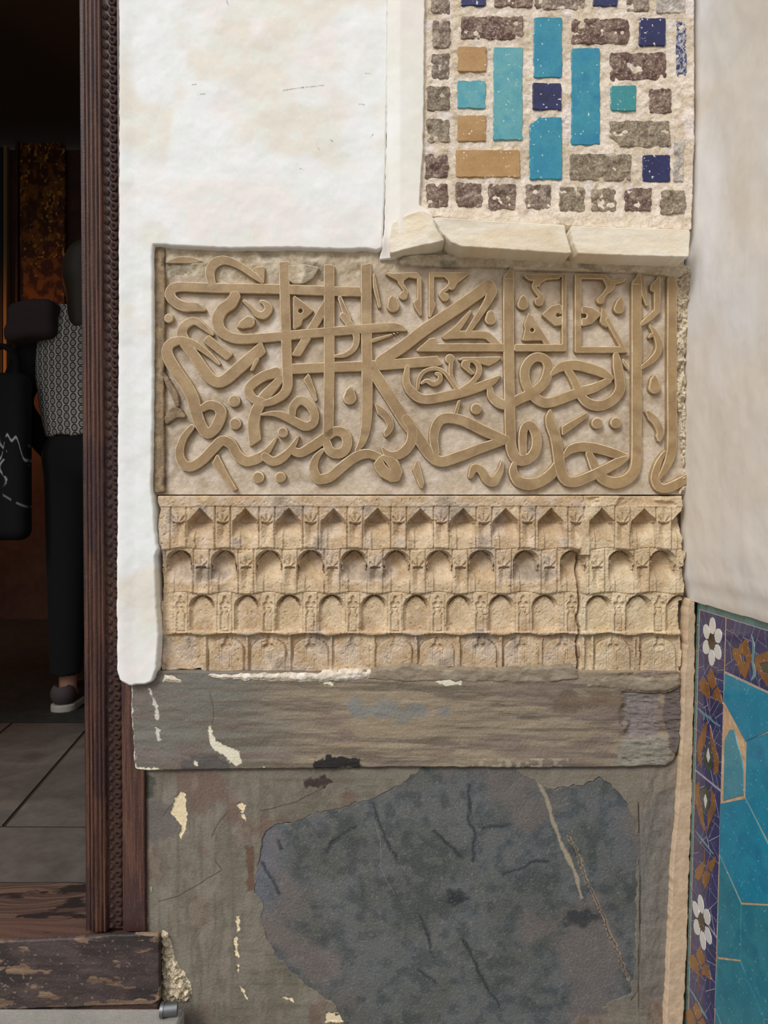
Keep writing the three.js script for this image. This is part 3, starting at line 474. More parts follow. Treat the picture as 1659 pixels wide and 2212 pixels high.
// ------------------------------------------------------------------ carved niche stones
{
  const yb = [1094, 1187, 1283, 1373, 1462];
  const rows = [
    { c: [432, 530, 623, 720, 815, 908, 1000, 1092, 1190, 1300, 1392, 1478], hw: 27 },
    { c: [385, 482, 580, 671, 765, 857, 950, 1041, 1138, 1240, 1345, 1435], hw: 28 },
    { c: [434, 532, 623, 716, 808, 900, 993, 1085, 1180, 1297, 1384, 1473], hw: 28 },
    { c: [485, 577, 670, 760, 853, 945, 1038, 1130, 1218, 1330, 1430], hw: 38 }];
  const near = (r, x) => { let b = 0; rows[r].c.forEach((c, i) => { if (Math.abs(x - c) < Math.abs(x - rows[r].c[b])) b = i; }); return b; };
  const rowOf = (y) => y < yb[0] ? -1 : y < yb[1] ? 0 : y < yb[2] ? 1 : y < yb[3] ? 2 : 3;
  const half = (r, y) => r === 0 ? (y < 1126 ? 27 * clamp((y - 1098) / 28) : 27) : r === 1 ? (y < 1212 ? 28 * Math.sqrt(clamp(1 - ((1212 - y) / 23) ** 2)) : 28) : r === 2 ? (y < 1312 ? 28 * Math.sqrt(clamp(1 - ((1312 - y) / 25) ** 2)) : 28) : (y < 1408 ? 38 * Math.sqrt(clamp(1 - ((1408 - y) / 26) ** 2)) : 38);
  const inHalf = (y, a, b, hw) => y < a ? 0 : y < b ? hw * ((y - a) / (b - a)) ** 0.62 : hw;
  const line = (d, w, dep) => dep * clamp(1 - Math.abs(d) / w);
  const crackX = (y) => 1253 + 5 * (fbm(y * 0.03, 2, 3) - 0.5) * 2 + (y < 1200 ? (1200 - y) * 0.09 : 0) + (y > 1360 ? -2 : 0);
  const lowEdge = (x) => 1462 + 9 * (fbm(x * 0.02, 7, 3) - 0.5) * 2 + (x > 790 && x < 1250 ? -12 : 0) + (x > 540 && x < 800 ? 8 : 0) + (x < 430 ? -10 : 0) + (x > 1250 ? 4 : 0);
  function depth(x, y) {
    let wx = x + (fbm(x * 0.03, y * 0.03, 2) - 0.5) * 2, wy = y + (fbm(x * 0.03 + 50, y * 0.03, 2) - 0.5) * 2, d = 0;
    const wob = 2.2 * Math.sin(wx * 0.068) * (wy > 1150 ? 1 : 0), r = rowOf(wy + wob);
    if (r < 0) d = -1; else {
      const c = rows[r].c[near(r, wx)], dx = Math.abs(wx - c), left = wx < c, others = rows[r].c.filter((q) => (left ? q < c : q > c)), nb = others.length ? (left ? Math.max(...others) : Math.min(...others)) : c + (left ? -93 : 93), mx = (c + nb) / 2, dm = wx - mx, h = half(r, wy), sd = h - dx;
      d = [0, 3, 6, 9][r];
      if (r === 0) {
        if (sd > 0) { const cyl = Math.sqrt(clamp(1 - (dx / 28) ** 2)); d += wy < 1130 ? Math.min(19, sd * 1.5 + 3) : mix(18 * Math.sqrt(cyl), 3 * cyl + (dx < 12.5 ? 2 : 0), sm(1126, 1166, wy) ** 0.8); }
        d += line(Math.abs(dm) - 17, 2, 3.5);
        d += line(wy - 1131, 2.5, Math.abs(dm) < 11 ? 5 : 0);
        if (wy > 1132 && Math.abs(dm) < 12) d += 6.5 * (1 - Math.abs(dm) / 12) * sm(1187, 1140, wy);
        if (wy > 1103 && wy < 1129 && Math.abs(dm) < 13) { const a = Math.atan2(dm, 1131 - wy); d += 3 * clamp(Math.cos(a * 9)) * sm(30, 8, Math.hypot(dm, wy - 1131)) * sm(3, 9, Math.hypot(dm, wy - 1131)); }
      } else if (r === 1) {
        if (sd > 0) { const ih = inHalf(wy, 1192, 1216, 25), si = ih - dx, cyl = Math.sqrt(clamp(1 - (dx / 27) ** 2)); d += wy < 1222 && si < 0 ? 3 + Math.min(12, sd * 1.2) : 0; if (si >= 0 || wy >= 1222) d += mix(8 + 9 * cyl, 2.5 * cyl + (dx < 13 ? 2 : 0), sm(1220, 1264, wy) ** 0.8); if (Math.abs(si) < 1.4 && wy < 1232) d -= 6; }
        d += line(Math.abs(dm) - 17, 2, 3);
        d += line(wy - 1226 - 0.02 * dm * dm, 2.8, Math.abs(dm) < 11 ? 5.5 : 0);
        if (wy > 1227 && Math.abs(dm) < 11) d += 6.5 * (1 - Math.abs(dm) / 11) * sm(1284, 1238, wy);
        if (wy > 1196 && wy < 1223 && Math.abs(dm) < 13) { const a = Math.atan2(dm, 1226 - wy); d += 2.6 * clamp(Math.cos(a * 7)) * sm(30, 8, Math.hypot(dm, wy - 1226)) * sm(3, 9, Math.hypot(dm, wy - 1226)); }
      } else if (r === 2) {
        if (sd > 0 && wy < 1364) { const ih = inHalf(wy, 1289, 1316, 26), si = ih - dx; d += si < 0 ? 2 + Math.min(9, sd * 1.1) : 3.5 + 1.5 * sm(0, 4, si); }
        d += line(Math.abs(dm) - 16, 1.8, 1.8);
        const blob1 = Math.min(Math.hypot(dm, (wy - 1296) * 0.6) - 4.2, Math.hypot(Math.abs(dm) - 5.5, wy - 1307) - 5.2, Math.hypot(dm, wy - 1305) - 5), body = Math.max(Math.abs(dm) - (wy < 1328 ? 5 + 3 * Math.abs(Math.cos((wy - 1314) * 0.16)) : 8.5), Math.abs(wy - 1340) - 26);
        d += 2.8 * sm(1.2, -0.8, blob1) + 2.2 * sm(1.4, -1, Math.abs(Math.abs(body) - 0.5) - 0.6) + 1.2 * sm(1, -1, body);
        if (wy > 1366) d -= 2;
      } else {
        const cell = Math.abs(Math.abs(wx - c) - 46), wear = 0.35 + 0.65 * sm(0.25, 0.55, fbm(x * 0.012, y * 0.02 + 9, 2));
        if (sd > 0) d += 0.6; else if (cell > 3.5) d += 4.2 * wear;
        d += line(Math.abs(sd), 1.8, 2.2 * wear); if (cell < 3.5) d -= 1.2;
        const tx = wx - c, tre = Math.min(Math.hypot(tx, (wy - 1388) * 0.6) - 4.2, Math.hypot(Math.abs(tx) - 5.5, wy - 1400) - 5.2, Math.hypot(tx, wy - 1398) - 5), bod = Math.max(Math.abs(tx) - 8.5, Math.abs(wy - 1428) - 22);
        d += wear * (3.6 * sm(1.4, -1, tre) + line(Math.abs(Math.abs(tx) - 13), 1.4, 1.2) + 1.4 * sm(1.4, 0, Math.abs(bod)));
      }
      d += line(wy + wob - yb[r + 1 > 3 ? 4 : r + 1] + 1, 1.6, 2);
    }
    const er = sm(400, 345, x + 30 * (fbm(y * 0.03, 9, 3) - 0.5)) * sm(1180, 1260, y) + sm(1420, 1475, y + 40 * (fbm(x * 0.02, 1, 3) - 0.5));
    d = mix(d, 11, clamp(er) * 0.8);
    d *= 1.75; d += (fbm(x * 0.06, y * 0.06, 3) - 0.5) * 3 + (fbm(x * 0.3, y * 0.3, 2) - 0.5) * 1.1 + 2 * sm(0.68, 0.82, fbm(x * 0.22 + 7, y * 0.2, 3));
    const ck = Math.abs(x - crackX(y)); d += 16 * sm(3, 1, ck) * sm(1180, 1200, y); 
    if (y < 1200 && y > 1076) d = mix(d, -1 + (fbm(x * 0.05, y * 0.05, 3) - 0.5) * 4, sm(13, 7, Math.abs(x - 1266 + (y > 1120 ? 0.02 * (y - 1120) : -8)) + 6 * (fbm(y * 0.08, x * 0.02, 2) - 0.5)));
    if (y < 1094 && x > 1260) d += 8 * sm(0.45, 0.62, fbm(x * 0.025, y * 0.05 + 3, 3));
    const out = Math.max(y - lowEdge(x), 1071 - y, 342 + (y > 1180 && y < 1300 ? 5 : 0) + 5 * (fbm(y * 0.03, 3, 3) - 0.5) * 2 - x, x - (1476 + 6 * (fbm(y * 0.04, 8, 3) - 0.5) * 2 + (y > 1190 && y < 1300 ? 8 : 0)));
    return -(d + 30 * sm(-1, 2, out));
  }
  const ident = (x, y) => { const r = rowOf(y), b = x > crackX(y) ? 1000 : 0; if (r < 0 || r > 2 && x > 1300 && false) return b; const i = near(r, x), c = rows[r].c[i]; return half(r, y) - Math.abs(x - c) > 0 && y < yb[r + 1] - 3 && y > yb[r] + 3 ? (c > 1252 ? 1000 : 0) + (r + 1) * 20 + i : b; };
  const foot = (name, pts, m, h, amp, sd) => { const q = ragged(polygon(pts), amp, 0.07, sd); part(wallFront, name, relief(q, { cell: 2, bevel: 0.8, slope: 1.5, rough: true, base: -30, top: (x, y) => h - 3.5 * sm(-7, 0, q.sdf(x, y)) + (fbm(x * 0.05 + sd, y * 0.1, 3) - 0.5) * 3.5 }), m); };
  foot('chalk_bedding', [[440, 1458], [560, 1456], [700, 1454], [760, 1448], [800, 1452], [796, 1466], [700, 1474], [600, 1472], [470, 1468]], M.chalk, -1, 5, 2);
  foot('mud_smear', [[800, 1448], [870, 1436], [960, 1444], [1060, 1446], [1180, 1440], [1236, 1438], [1250, 1448], [1254, 1470], [1180, 1480], [1000, 1476], [840, 1476], [790, 1468]], M.mud, -4, 5, 5);
  foot('mud_smear', [[1262, 1466], [1340, 1462], [1420, 1466], [1470, 1462], [1474, 1482], [1440, 1500], [1350, 1494], [1270, 1488]], M.mud, -4.5, 5, 9);
  foot('chalk_bedding', [[352, 1456], [372, 1462], [394, 1468], [390, 1476], [350, 1474]], M.chalk, -2, 3, 12);
  const parts = field(334, 1064, 1486, 1478, 1.5, depth, ident);
  const slab = thing('niche_panel', 'long buff stone carved with four rows of small arched niches below the lettering', 'carved stone'), slab2 = thing('niche_panel', 'short buff stone carved with worn niches between the crack and the tiled wall', 'carved stone');
  for (const [k, g] of parts) { const b = k >= 1000; part(b ? slab2 : slab, k % 1000 === 0 ? 'carved_face' : 'arched_niche', g, b ? M.niche2 : M.niche); }
}

// ------------------------------------------------------------------ glazed brick panel and ledge
{
  const p = thing('brick_panel', 'panel of plain and turquoise, navy and ochre glazed bricks above the marble ledge', 'brick panel'), F = front(0.02);
  part(p, 'mortar_bed', relief(ragged(polygon([[911, -160], [1500, -160], [1500, 300], [1494, 497], [1380, 494], [1228, 488], [1100, 480], [928, 468], [903, 456], [909, 330]]), 1.2), { cell: 3, bevel: 2, rough: true, base: -56, frame: F, top: (x, y) => (fbm(x * 0.06, y * 0.06, 4) - 0.5) * 6 }), M.bed);
  const T = { c: M.clay[0], b: M.clay[1], g: M.clay[2], w: M.clay[3], t: M.turq, a: M.aqua, e: M.teal, n: M.navy, v: M.navyWorn, o: M.ochre };
  const bricks = [[931, -60, 971, 31, 'c'], [996, -60, 1049, 14, 'n'], [1068, -60, 1150, 16, 'b'], [1157, -60, 1262, 20, 'c'], [1280, -60, 1334, 15, 'n'], [1353, -60, 1402, 26, 'c'], [1418, -60, 1480, 28, 'w'],
    [934, 45, 972, 105, 'c'], [996, 37, 1128, 85, 'b'], [1153, 39, 1214, 168, 't'], [1235, 42, 1358, 96, 'b'], [1380, 41, 1437, 100, 'n'], [1461, 48, 1482, 174, 'v'],
    [933, 117, 970, 172, 'c'], [922, 188, 970, 240, 'g'], [922, 258, 970, 308, 'g'], [919, 335, 967, 385, 'b'], [989, 103, 1050, 156, 'o'], [1066, 104, 1128, 303, 'a'], [988, 176, 1048, 235, 'a'], [1150, 181, 1212, 238, 'n'], [1234, 105, 1295, 313, 't'],
    [1318, 115, 1438, 173, 'b'], [1319, 187, 1373, 241, 'e'], [1403, 193, 1450, 245, 'b'], [989, 250, 1049, 306, 'o'], [1144, 255, 1213, 388, 't', [1136, 246, 26]], [985, 325, 1122, 383, 'o'], [1316, 262, 1447, 318, 'g', [1316, 322, 22]], [1231, 334, 1362, 390, 'g'], [1387, 336, 1447, 393, 'n'],
    [920, 397, 967, 448, 'b'], [985, 397, 1041, 446, 'b'], [1055, 398, 1113, 453, 'b'], [1135, 400, 1190, 452, 'c'], [1208, 405, 1262, 457, 'g'], [1277, 409, 1330, 458, 'g'], [1350, 408, 1407, 457, 'b'], [1427, 412, 1480, 463, 'g'], [1455, 300, 1478, 392, 'w']];
  bricks.forEach(([a, b, c, d, k, chip], i) => {
    const glazed = 'taeno'.includes(k); let s = ragged(rect(a, b, c, d, glazed ? 2 : 4), glazed ? 2.2 : 4, glazed ? 0.09 : 0.11, i * 3.1);
    if (chip) s = less(s, ragged(disc(...chip), 4, 0.1, i));
    part(p, 'brick', relief(s, { cell: 2, bevel: glazed ? 0.9 : 1.2, slope: 1, base: -8, frame: F, rough: !glazed, top: glazed ? () => 2.8 + (i % 3) * 0.5 : (x, y) => 2.2 + (fbm(x * 0.07 + i, y * 0.07, 4) - 0.5) * 9 }), T[k]);
  });
  const L = front(0.055), leftP = polygon([[931, 468], [1100, 478], [1221, 485], [1224, 508], [1237, 549], [1150, 543], [1060, 537], [1000, 533], [975, 524], [956, 506], [945, 487]]), rightP = polygon([[1231, 487], [1350, 491], [1492, 496], [1488, 556], [1370, 553], [1248, 549], [1238, 524]]);
  [[leftP, 'long slab of cream marble ledge, its left end broken into the plaster'], [rightP, 'short slab of cream marble ledge ending at the whitewashed side wall']].forEach(([s, label], i) => {
    const o = thing('marble_ledge', label, 'ledge', [0, 0, 0]);
    part(o, 'slab', relief(ragged(s, 1.2, 0.1, i * 4), { cell: 3, bevel: 2.4, slope: 0, rough: true, base: -84, frame: L, top: (x, y) => (fbm(x * 0.012, y * 0.03, 3) - 0.5) * 5 + 0.02 * (y - 520) }), M.marble);
  });
  part(wallFront, 'ledge_end', relief(ragged(polygon([[848, 476], [880, 464], [906, 459], [926, 468], [938, 488], [946, 508], [962, 526], [930, 534], [872, 540], [842, 546], [840, 520]]), 1.5, 0.07, 7), { cell: 2.5, bevel: 2.5, slope: 0.5, rough: true, base: -60, frame: front(0.03), top: (x, y) => -8 + 27 * sm(838, 935, x) + (fbm(x * 0.03, y * 0.04, 3) - 0.5) * 4 }), M.marble);
  const bot = (x) => 1106 - (1106 - (x < 985 ? mix(520, 530, sm(840, 985, x)) : x < 1240 ? mix(530, 549, (x - 985) / 255) : mix(549, 556, (x - 1240) / 250))) * 0.959;
  part(wallFront, 'ledge_bedding', relief(ragged(polygon([[872, 552], [985, 548], [1240, 566], [1484, 574], [1484, 588], [1468, 598], [1370, 588], [1110, 577], [1000, 576], [900, 574], [860, 568]]), 2.5, 0.06), { cell: 2.5, bevel: 2, slope: 1, rough: true, base: -34, top: (x, y) => 1 + 9 * sm(10, -4, y - bot(x)) * sm(960, 1090, x) * sm(1486, 1452, x) + (fbm(x * 0.05, y * 0.12, 4) - 0.5) * 9 }), M.broken);
}

// ------------------------------------------------------------------ grey stone course, dark slab and the render round it
const segD = (x, y, pts) => { let d = 1e9; if (!pts.box) pts.box = boxOf(pts, 16); if (x < pts.box[0] || x > pts.box[2] || y < pts.box[1] || y > pts.box[3]) return 99; for (let i = 0; i + 1 < pts.length; i++) { const [ax, ay] = pts[i], [bx, by] = pts[i + 1], ex = bx - ax, ey = by - ay, t = clamp(((x - ax) * ex + (y - ay) * ey) / (ex * ex + ey * ey || 1e-9)); d = Math.min(d, Math.hypot(x - ax - ex * t, y - ay - ey * t)); } return d; };
function surfaceTex(x0, y0, x1, y1, res, zr, fn) {       // colours laid out over one stretch of wall, in its own metres
  const w = Math.round((x1 - x0) * res), h = Math.round((y1 - y0) * res), t = dataTex(w, h, (u, v) => fn(x0 + u * (x1 - x0), y1 - v * (y1 - y0)));
  t.wrapS = t.wrapT = THREE.ClampToEdgeWrapping;
  const W = WX(x1, zr) - WX(x0, zr), H = WY(y0, zr) - WY(y1, zr); t.repeat.set(1 / W, 1 / H); t.offset.set(-WX(x0, zr) / W, -WY(y1, zr) / H);
  return t;
}
const blot = (x, y, shape, amp = 4, f = 0.12) => x < shape.box[0] - amp - 12 || x > shape.box[2] + amp + 12 || y < shape.box[1] - amp - 12 || y > shape.box[3] + amp + 12 ? 99 : shape.sdf(x, y) + (fbm(x * f + 3, y * f + 7, 4) - 0.5) * 2 * amp;
const paint = (c, col, sd, soft = 1.5, k = 1) => mix3(c, col, k * sm(soft, -soft, sd));
{
  const chips = [polygon([[448, 1572], [455, 1569], [458, 1590], [466, 1603], [500, 1618], [516, 1624], [522, 1650], [508, 1657], [497, 1650], [480, 1632], [462, 1622], [450, 1604]]), rect(566, 1658, 572, 1661, 1), polygon([[284, 1661], [340, 1662], [352, 1666], [290, 1668]]), polygon([[940, 1466], [952, 1472], [968, 1470], [1000, 1470], [996, 1480], [965, 1482], [942, 1476]]), polygon([[690, 1475], [722, 1474], [718, 1483]]), rect(418, 1646, 426, 1656, 3)];
  const drips = [[[322, 1492], [328, 1512], [336, 1528], [338, 1552]], [[338, 1575], [340, 1598]], [[279, 1480], [280, 1560], [284, 1600], [288, 1660]]];
  const greyR = polygon([[1352, 1488], [1432, 1486], [1428, 1560], [1424, 1592], [1380, 1604], [1355, 1598]]), patch = polygon([[1348, 1602], [1440, 1590], [1452, 1640], [1444, 1655], [1330, 1658], [1340, 1630]]), bluish = polygon([[745, 1520], [900, 1516], [960, 1540], [900, 1556], [800, 1556], [760, 1545]]), dark = polygon([[682, 1640], [720, 1636], [776, 1640], [784, 1664], [676, 1664]]), dark2 = polygon([[392, 1640], [450, 1632], [500, 1650], [496, 1668], [380, 1666]]), brown = polygon([[1180, 1500], [1350, 1498], [1354, 1524], [1200, 1540]]), endStone = polygon([[1446, 1480], [1480, 1476], [1478, 1640], [1450, 1630], [1436, 1540]]);
  const tex = surfaceTex(268, 1440, 1490, 1676, 1.25, 0, (x, y) => {
    const s = fbm(x * 0.006, y * 0.09, 5), s2 = fbm(x * 0.02 + 30, y * 0.3, 4), big = fbm(x * 0.008 + 5, y * 0.012, 3), side = sm(420, 760, x + 160 * (big - 0.5));
    let c = mix3([116, 112, 102], [148, 131, 108], side); c = mix3(c, [104, 92, 78], sm(0.42, 0.7, s) * 0.8); c = mix3(c, [168, 152, 130], sm(0.52, 0.3, s2) * 0.5 * side);
    c = mix3(c, [116, 98, 92], sm(0.55, 0.7, fbm(x * 0.01 + 80, y * 0.03, 3)) * 0.5);
    c = paint(c, [126, 126, 122], blot(x, y, bluish, 26, 0.03), 8, 0.8); c = paint(c, [112, 92, 74], blot(x, y, brown, 24, 0.03), 7, 0.7);
    c = paint(c, [132, 120, 116], blot(x, y, greyR, 12, 0.05), 4, 0.9); c = paint(c, [142, 134, 120], blot(x, y, patch, 6, 0.06), 2); c = paint(c, [104, 92, 86], blot(x, y, endStone, 8, 0.06), 3);
    c = paint(c, [34, 31, 28], blot(x, y, dark, 12, 0.09), 2.5); c = paint(c, [82, 76, 72], blot(x, y, dark2, 14, 0.06), 4, 0.8);
    for (const k of chips) if (x > k.box[0] - 8 && x < k.box[2] + 8) c = paint(c, [226, 218, 192], blot(x, y, k, 4, 0.16), 1.2);
    for (const k of drips) c = paint(c, [216, 208, 194], segD(x, y, k) - 3 + (fbm(x * 0.15, y * 0.15, 3) - 0.5) * 12, 1.5, 0.9);
    c = paint(c, [70, 50, 44], segD(x, y, [[452, 1500], [458, 1520], [460, 1548], [455, 1572]]) - 0.7, 1, 0.7);
    const sal = fbm(x * 0.1 + 11, y * 0.1, 4); if (y > 1640 && x > 1020 && x < 1230) c = paint(c, [176, 160, 140], (0.56 - sal) * 30, 2, 0.8);
    const g = (fbm(x * 0.5, y * 0.5, 3) - 0.5) * 22; return [c[0] + g, c[1] + g, c[2] + g];
  });
  const o = thing('stone_course', 'horizontal grey brown stone course streaked with old paint under the niche stones', 'stone block');
  const outline = polygon([[280, 1452], [1474, 1452], [1478, 1560], [1474, 1600], [1458, 1646], [1440, 1656], [1330, 1660], [1100, 1661], [900, 1659], [700, 1662], [500, 1664], [300, 1667], [288, 1664], [282, 1560]]);
  part(o, 'block', relief(ragged(outline, 1.8, 0.05, 2), { cell: 3, bevel: 3, slope: 0.5, rough: true, base: -34, top: (x, y) => -6 + (fbm(x * 0.02, y * 0.05, 4) - 0.5) * 4 - 7 * sm(1340, 1362, x + 22 * (fbm(x * 0.05, y * 0.05, 3) - 0.5)) * sm(1600, 1588, y) + (x > 1345 ? (fbm(x * 0.04, y * 0.16, 3) - 0.5) * 6 : 0) }), mat(tex, { rough: 0.75, bump: BUMP.fine, bs: 0.0007 }));
}
const stonePts = [[566, 1800], [585, 1782], [625, 1778], [680, 1758], [760, 1737], [830, 1712], [880, 1684], [912, 1655], [1112, 1655], [1140, 1678], [1165, 1692], [1192, 1704], [1258, 1696], [1300, 1680], [1320, 1686], [1345, 1712], [1370, 1742], [1388, 1790], [1393, 1850], [1387, 1950], [1384, 2110], [1374, 2160], [1330, 2184], [1260, 2205], [1210, 2300], [770, 2300], [720, 2190], [640, 2132], [592, 2080], [562, 2030], [553, 1990], [557, 1962], [541, 1936], [546, 1880], [553, 1840]];
{
  const stone = polygon(stonePts);
  const marks = [[[705, 1840], [716, 1822], [735, 1806], [766, 1786]], [[806, 1736], [818, 1775], [835, 1815], [857, 1854]], [[1012, 1694], [1015, 1780], [1026, 1800], [1020, 1860]], [[1045, 1790], [1070, 1784], [1100, 1782]], [[1088, 1887], [1120, 1878], [1148, 1862], [1182, 1860]], [[938, 1795], [965, 1822], [1000, 1852]], [[908, 1978], [922, 2010], [930, 2040], [934, 2070]], [[1000, 2030], [1022, 2070], [1046, 2120], [1080, 2175]], [[905, 2098], [940, 2122]], [[565, 1865], [590, 1900], [604, 1930]], [[602, 1815], [606, 1835]]];
  const vein1 = [[1163, 1690], [1183, 1735], [1195, 1775], [1215, 1825], [1242, 1885], [1257, 1940]], vein2 = [[1230, 1806], [1248, 1845], [1262, 1885], [1284, 1940], [1304, 1984], [1330, 2045], [1358, 2115]], scratch = [[808, 1772], [822, 1820], [823, 1875], [836, 1905], [852, 1930]];
  const o = thing('dark_slab', 'dark blue grey marble slab with two pale diagonal veins under the grey course', 'stone slab');
  const tex = surfaceTex(530, 1650, 1410, 2310, 1.25, -0.0148, (x, y) => {
    const a = fbm(x * 0.012, y * 0.012, 4), b = fbm(x * 0.05 + 60, y * 0.05, 4), m = fbm(x * 0.007 + 20, y * 0.007 + 4, 3);
    let c = mix3([86, 88, 84], [98, 100, 100], sm(0.35, 0.6, a)); c = mix3(c, [72, 74, 72], sm(0.5, 0.72, b) * 0.5); c = mix3(c, [122, 116, 106], sm(0.56, 0.4, b) * 0.3); c = mix3(c, [118, 107, 100], sm(0.54, 0.68, m) * 0.8);
    c = mix3(c, [104, 108, 118], sm(640, 560, x + 60 * (a - 0.5)) * sm(2000, 1900, y) * 0.7);
    const wx = x + (fbm(x * 0.06, y * 0.06, 3) - 0.5) * 9, wy = y + (fbm(x * 0.06 + 9, y * 0.06, 3) - 0.5) * 9;
    for (const k of marks) c = paint(c, [42, 44, 48], segD(wx, wy, k) - 2.6 + (b - 0.5) * 7, 4.5, 0.75);
    c = paint(c, [44, 46, 48], Math.hypot((wx - 985) / 1.6, wy - 1942) - 15 + (b - 0.5) * 26, 6, 0.8); c = paint(c, [48, 50, 52], Math.hypot((wx - 1262) / 1.8, wy - 1980) - 20 + (b - 0.5) * 36, 8, 0.7);
    c = paint(c, [176, 160, 132], segD(wx, wy, vein1) - 4.5 + (b - 0.5) * 5, 2, 0.85); c = paint(c, [168, 148, 124], segD(wx, wy, vein2) - 4 + (b - 0.5) * 5, 2.2, 0.75); c = paint(c, [70, 56, 48], segD(wx, wy, vein2) - 1.1, 0.9, 0.8);
    c = paint(c, [150, 146, 130], segD(x, y, scratch) - 0.6, 0.9, 0.7);
    const s = fbm(x * 0.22 + 5, y * 0.22, 3); c = mix3(c, [146, 142, 130], sm(0.68, 0.82, s) * 0.45);
    const g = (fbm(x * 0.55, y * 0.55, 2) - 0.5) * 26 - 5; return [c[0] + g, c[1] + g, c[2] + g + 1];
  });
  part(o, 'slab', relief(ragged(stone, 5, 0.06, 1), { cell: 4, bevel: 2.5, slope: 1, rough: true, base: -34, frame: front(-0.0148), top: (x, y) => -1 + (fbm(x * 0.01, y * 0.01, 3) - 0.5) * 4 - 3 * sm(3, 0.8, segD(x, y, vein2)) }), mat(tex, { rough: 0.62, bump: BUMP.fine, bs: 0.0008 }));
  // render of grey mud plaster round the slab
  const lump = polygon([[345, 2018], [358, 2026], [366, 2050], [372, 2075], [380, 2090], [396, 2108], [408, 2135], [411, 2160], [400, 2172], [345, 2172]]);
  const field0 = polygon([[286, 1640], [1476, 1640], [1472, 1760], [1458, 1900], [1452, 2000], [1436, 2556], [300, 2556], [296, 1900], [292, 1700]]);
  const shell = less(field0, { sdf: (x, y) => stone.sdf(x, y) + 7 + (fbm(x * 0.06 + 1, y * 0.06 + 1.7, 4) - 0.5) * 14 });
  const chips = [polygon([[364, 1764], [374, 1730], [386, 1717], [396, 1722], [397, 1745], [400, 1768], [396, 1798], [386, 1818], [383, 1812], [388, 1790], [376, 1776]]), polygon([[508, 1744], [518, 1739], [528, 1747], [524, 1762], [530, 1784], [520, 1772], [516, 1758]]), polygon([[506, 1990], [513, 1988], [514, 2018], [508, 2024]]), polygon([[501, 2034], [509, 2034], [512, 2076], [505, 2072]]), polygon([[508, 2094], [513, 2094], [512, 2120]]), polygon([[515, 2140], [524, 2150], [533, 2172], [522, 2160]]), polygon([[298, 1780], [304, 1776], [304, 1800], [298, 1802]]), polygon([[604, 2166], [628, 2166], [632, 2176]]), polygon([[700, 2200], [752, 2198], [760, 2220], [700, 2220]])];
  const cracks = [[[335, 1957], [380, 1945], [430, 1915], [475, 1887], [462, 1868]], [[452, 1815], [468, 1785], [486, 1764]], [[345, 1770], [366, 1744]], [[560, 1758], [590, 1752], [640, 1738], [700, 1706]], [[1386, 1740], [1389, 1900], [1387, 2140], [1370, 2172]]];
  const green = polygon([[296, 1690], [312, 1680], [328, 1686], [324, 1728], [300, 1736]]), purple = polygon([[300, 1740], [360, 1740], [386, 1780], [384, 1806], [330, 1830], [305, 1812]]), redl = polygon([[528, 1836], [548, 1830], [546, 1930], [530, 1936]]), scorch = polygon([[655, 1692], [700, 1684], [712, 1696], [690, 1708], [660, 1706]]), rightG = polygon([[1392, 1760], [1462, 1700], [1450, 2180], [1392, 2170]]);
  const tex2 = surfaceTex(280, 1636, 1480, 2560, 1.1, 0, (x, y) => {
    const a = fbm(x * 0.01, y * 0.008, 4), b = fbm(x * 0.06 + 5, y * 0.03, 4), vert = sm(640, 420, x), s = mix(fbm(x * 0.01, y * 0.11, 4), fbm(x * 0.1, y * 0.012, 4), vert);
    let c = mix3([114, 106, 93], [126, 118, 105], sm(0.35, 0.65, a)); c = mix3(c, [102, 93, 79], sm(0.48, 0.72, s) * 0.6); c = mix3(c, [112, 88, 76], sm(0.58, 0.74, fbm(x * 0.014 + 44, y * 0.01 + 8, 3)) * 0.7); c = mix3(c, [136, 126, 110], sm(0.5, 0.32, b) * 0.5);
    c = mix3(c, [140, 126, 110], sm(1120, 1200, x + 60 * (a - 0.5)) * sm(1800, 1740, y) * 0.6);
    c = paint(c, [74, 74, 66], blot(x, y, green, 6, 0.08), 3, 0.9); c = paint(c, [104, 96, 92], blot(x, y, purple, 16, 0.05), 5, 0.8); c = paint(c, [98, 70, 56], blot(x, y, redl, 8, 0.08), 3, 0.8); c = paint(c, [54, 40, 36], blot(x, y, scorch, 10, 0.12), 3, 0.85);
    c = paint(c, [118, 112, 104], blot(x, y, rightG, 16, 0.05), 5, 0.8);
    const wx = x + (b - 0.5) * 7; for (const k of cracks) c = paint(c, [62, 52, 44], segD(wx, y, k) - 0.9, 1, 0.75);
    c = paint(c, [214, 200, 176], Math.abs(x - mix(297, 304, (y - 1670) / 340)) - 5 + (0.5 - fbm(x * 0.12, y * 0.035 + 3, 3)) * 70 + 4, 2, 0.85); c = paint(c, [48, 42, 38], Math.abs(x - mix(296, 302, (y - 1670) / 340)) - 2, 1.5, 0.7);
    for (const k of chips) if (x > k.box[0] - 8 && x < k.box[2] + 8) c = paint(c, [226, 206, 168], blot(x, y, k, 3.5, 0.14), 1.2);
    const g = (fbm(x * 0.45, y * 0.45, 3) - 0.5) * 20; return [c[0] + g, c[1] + g, c[2] + g];
  });
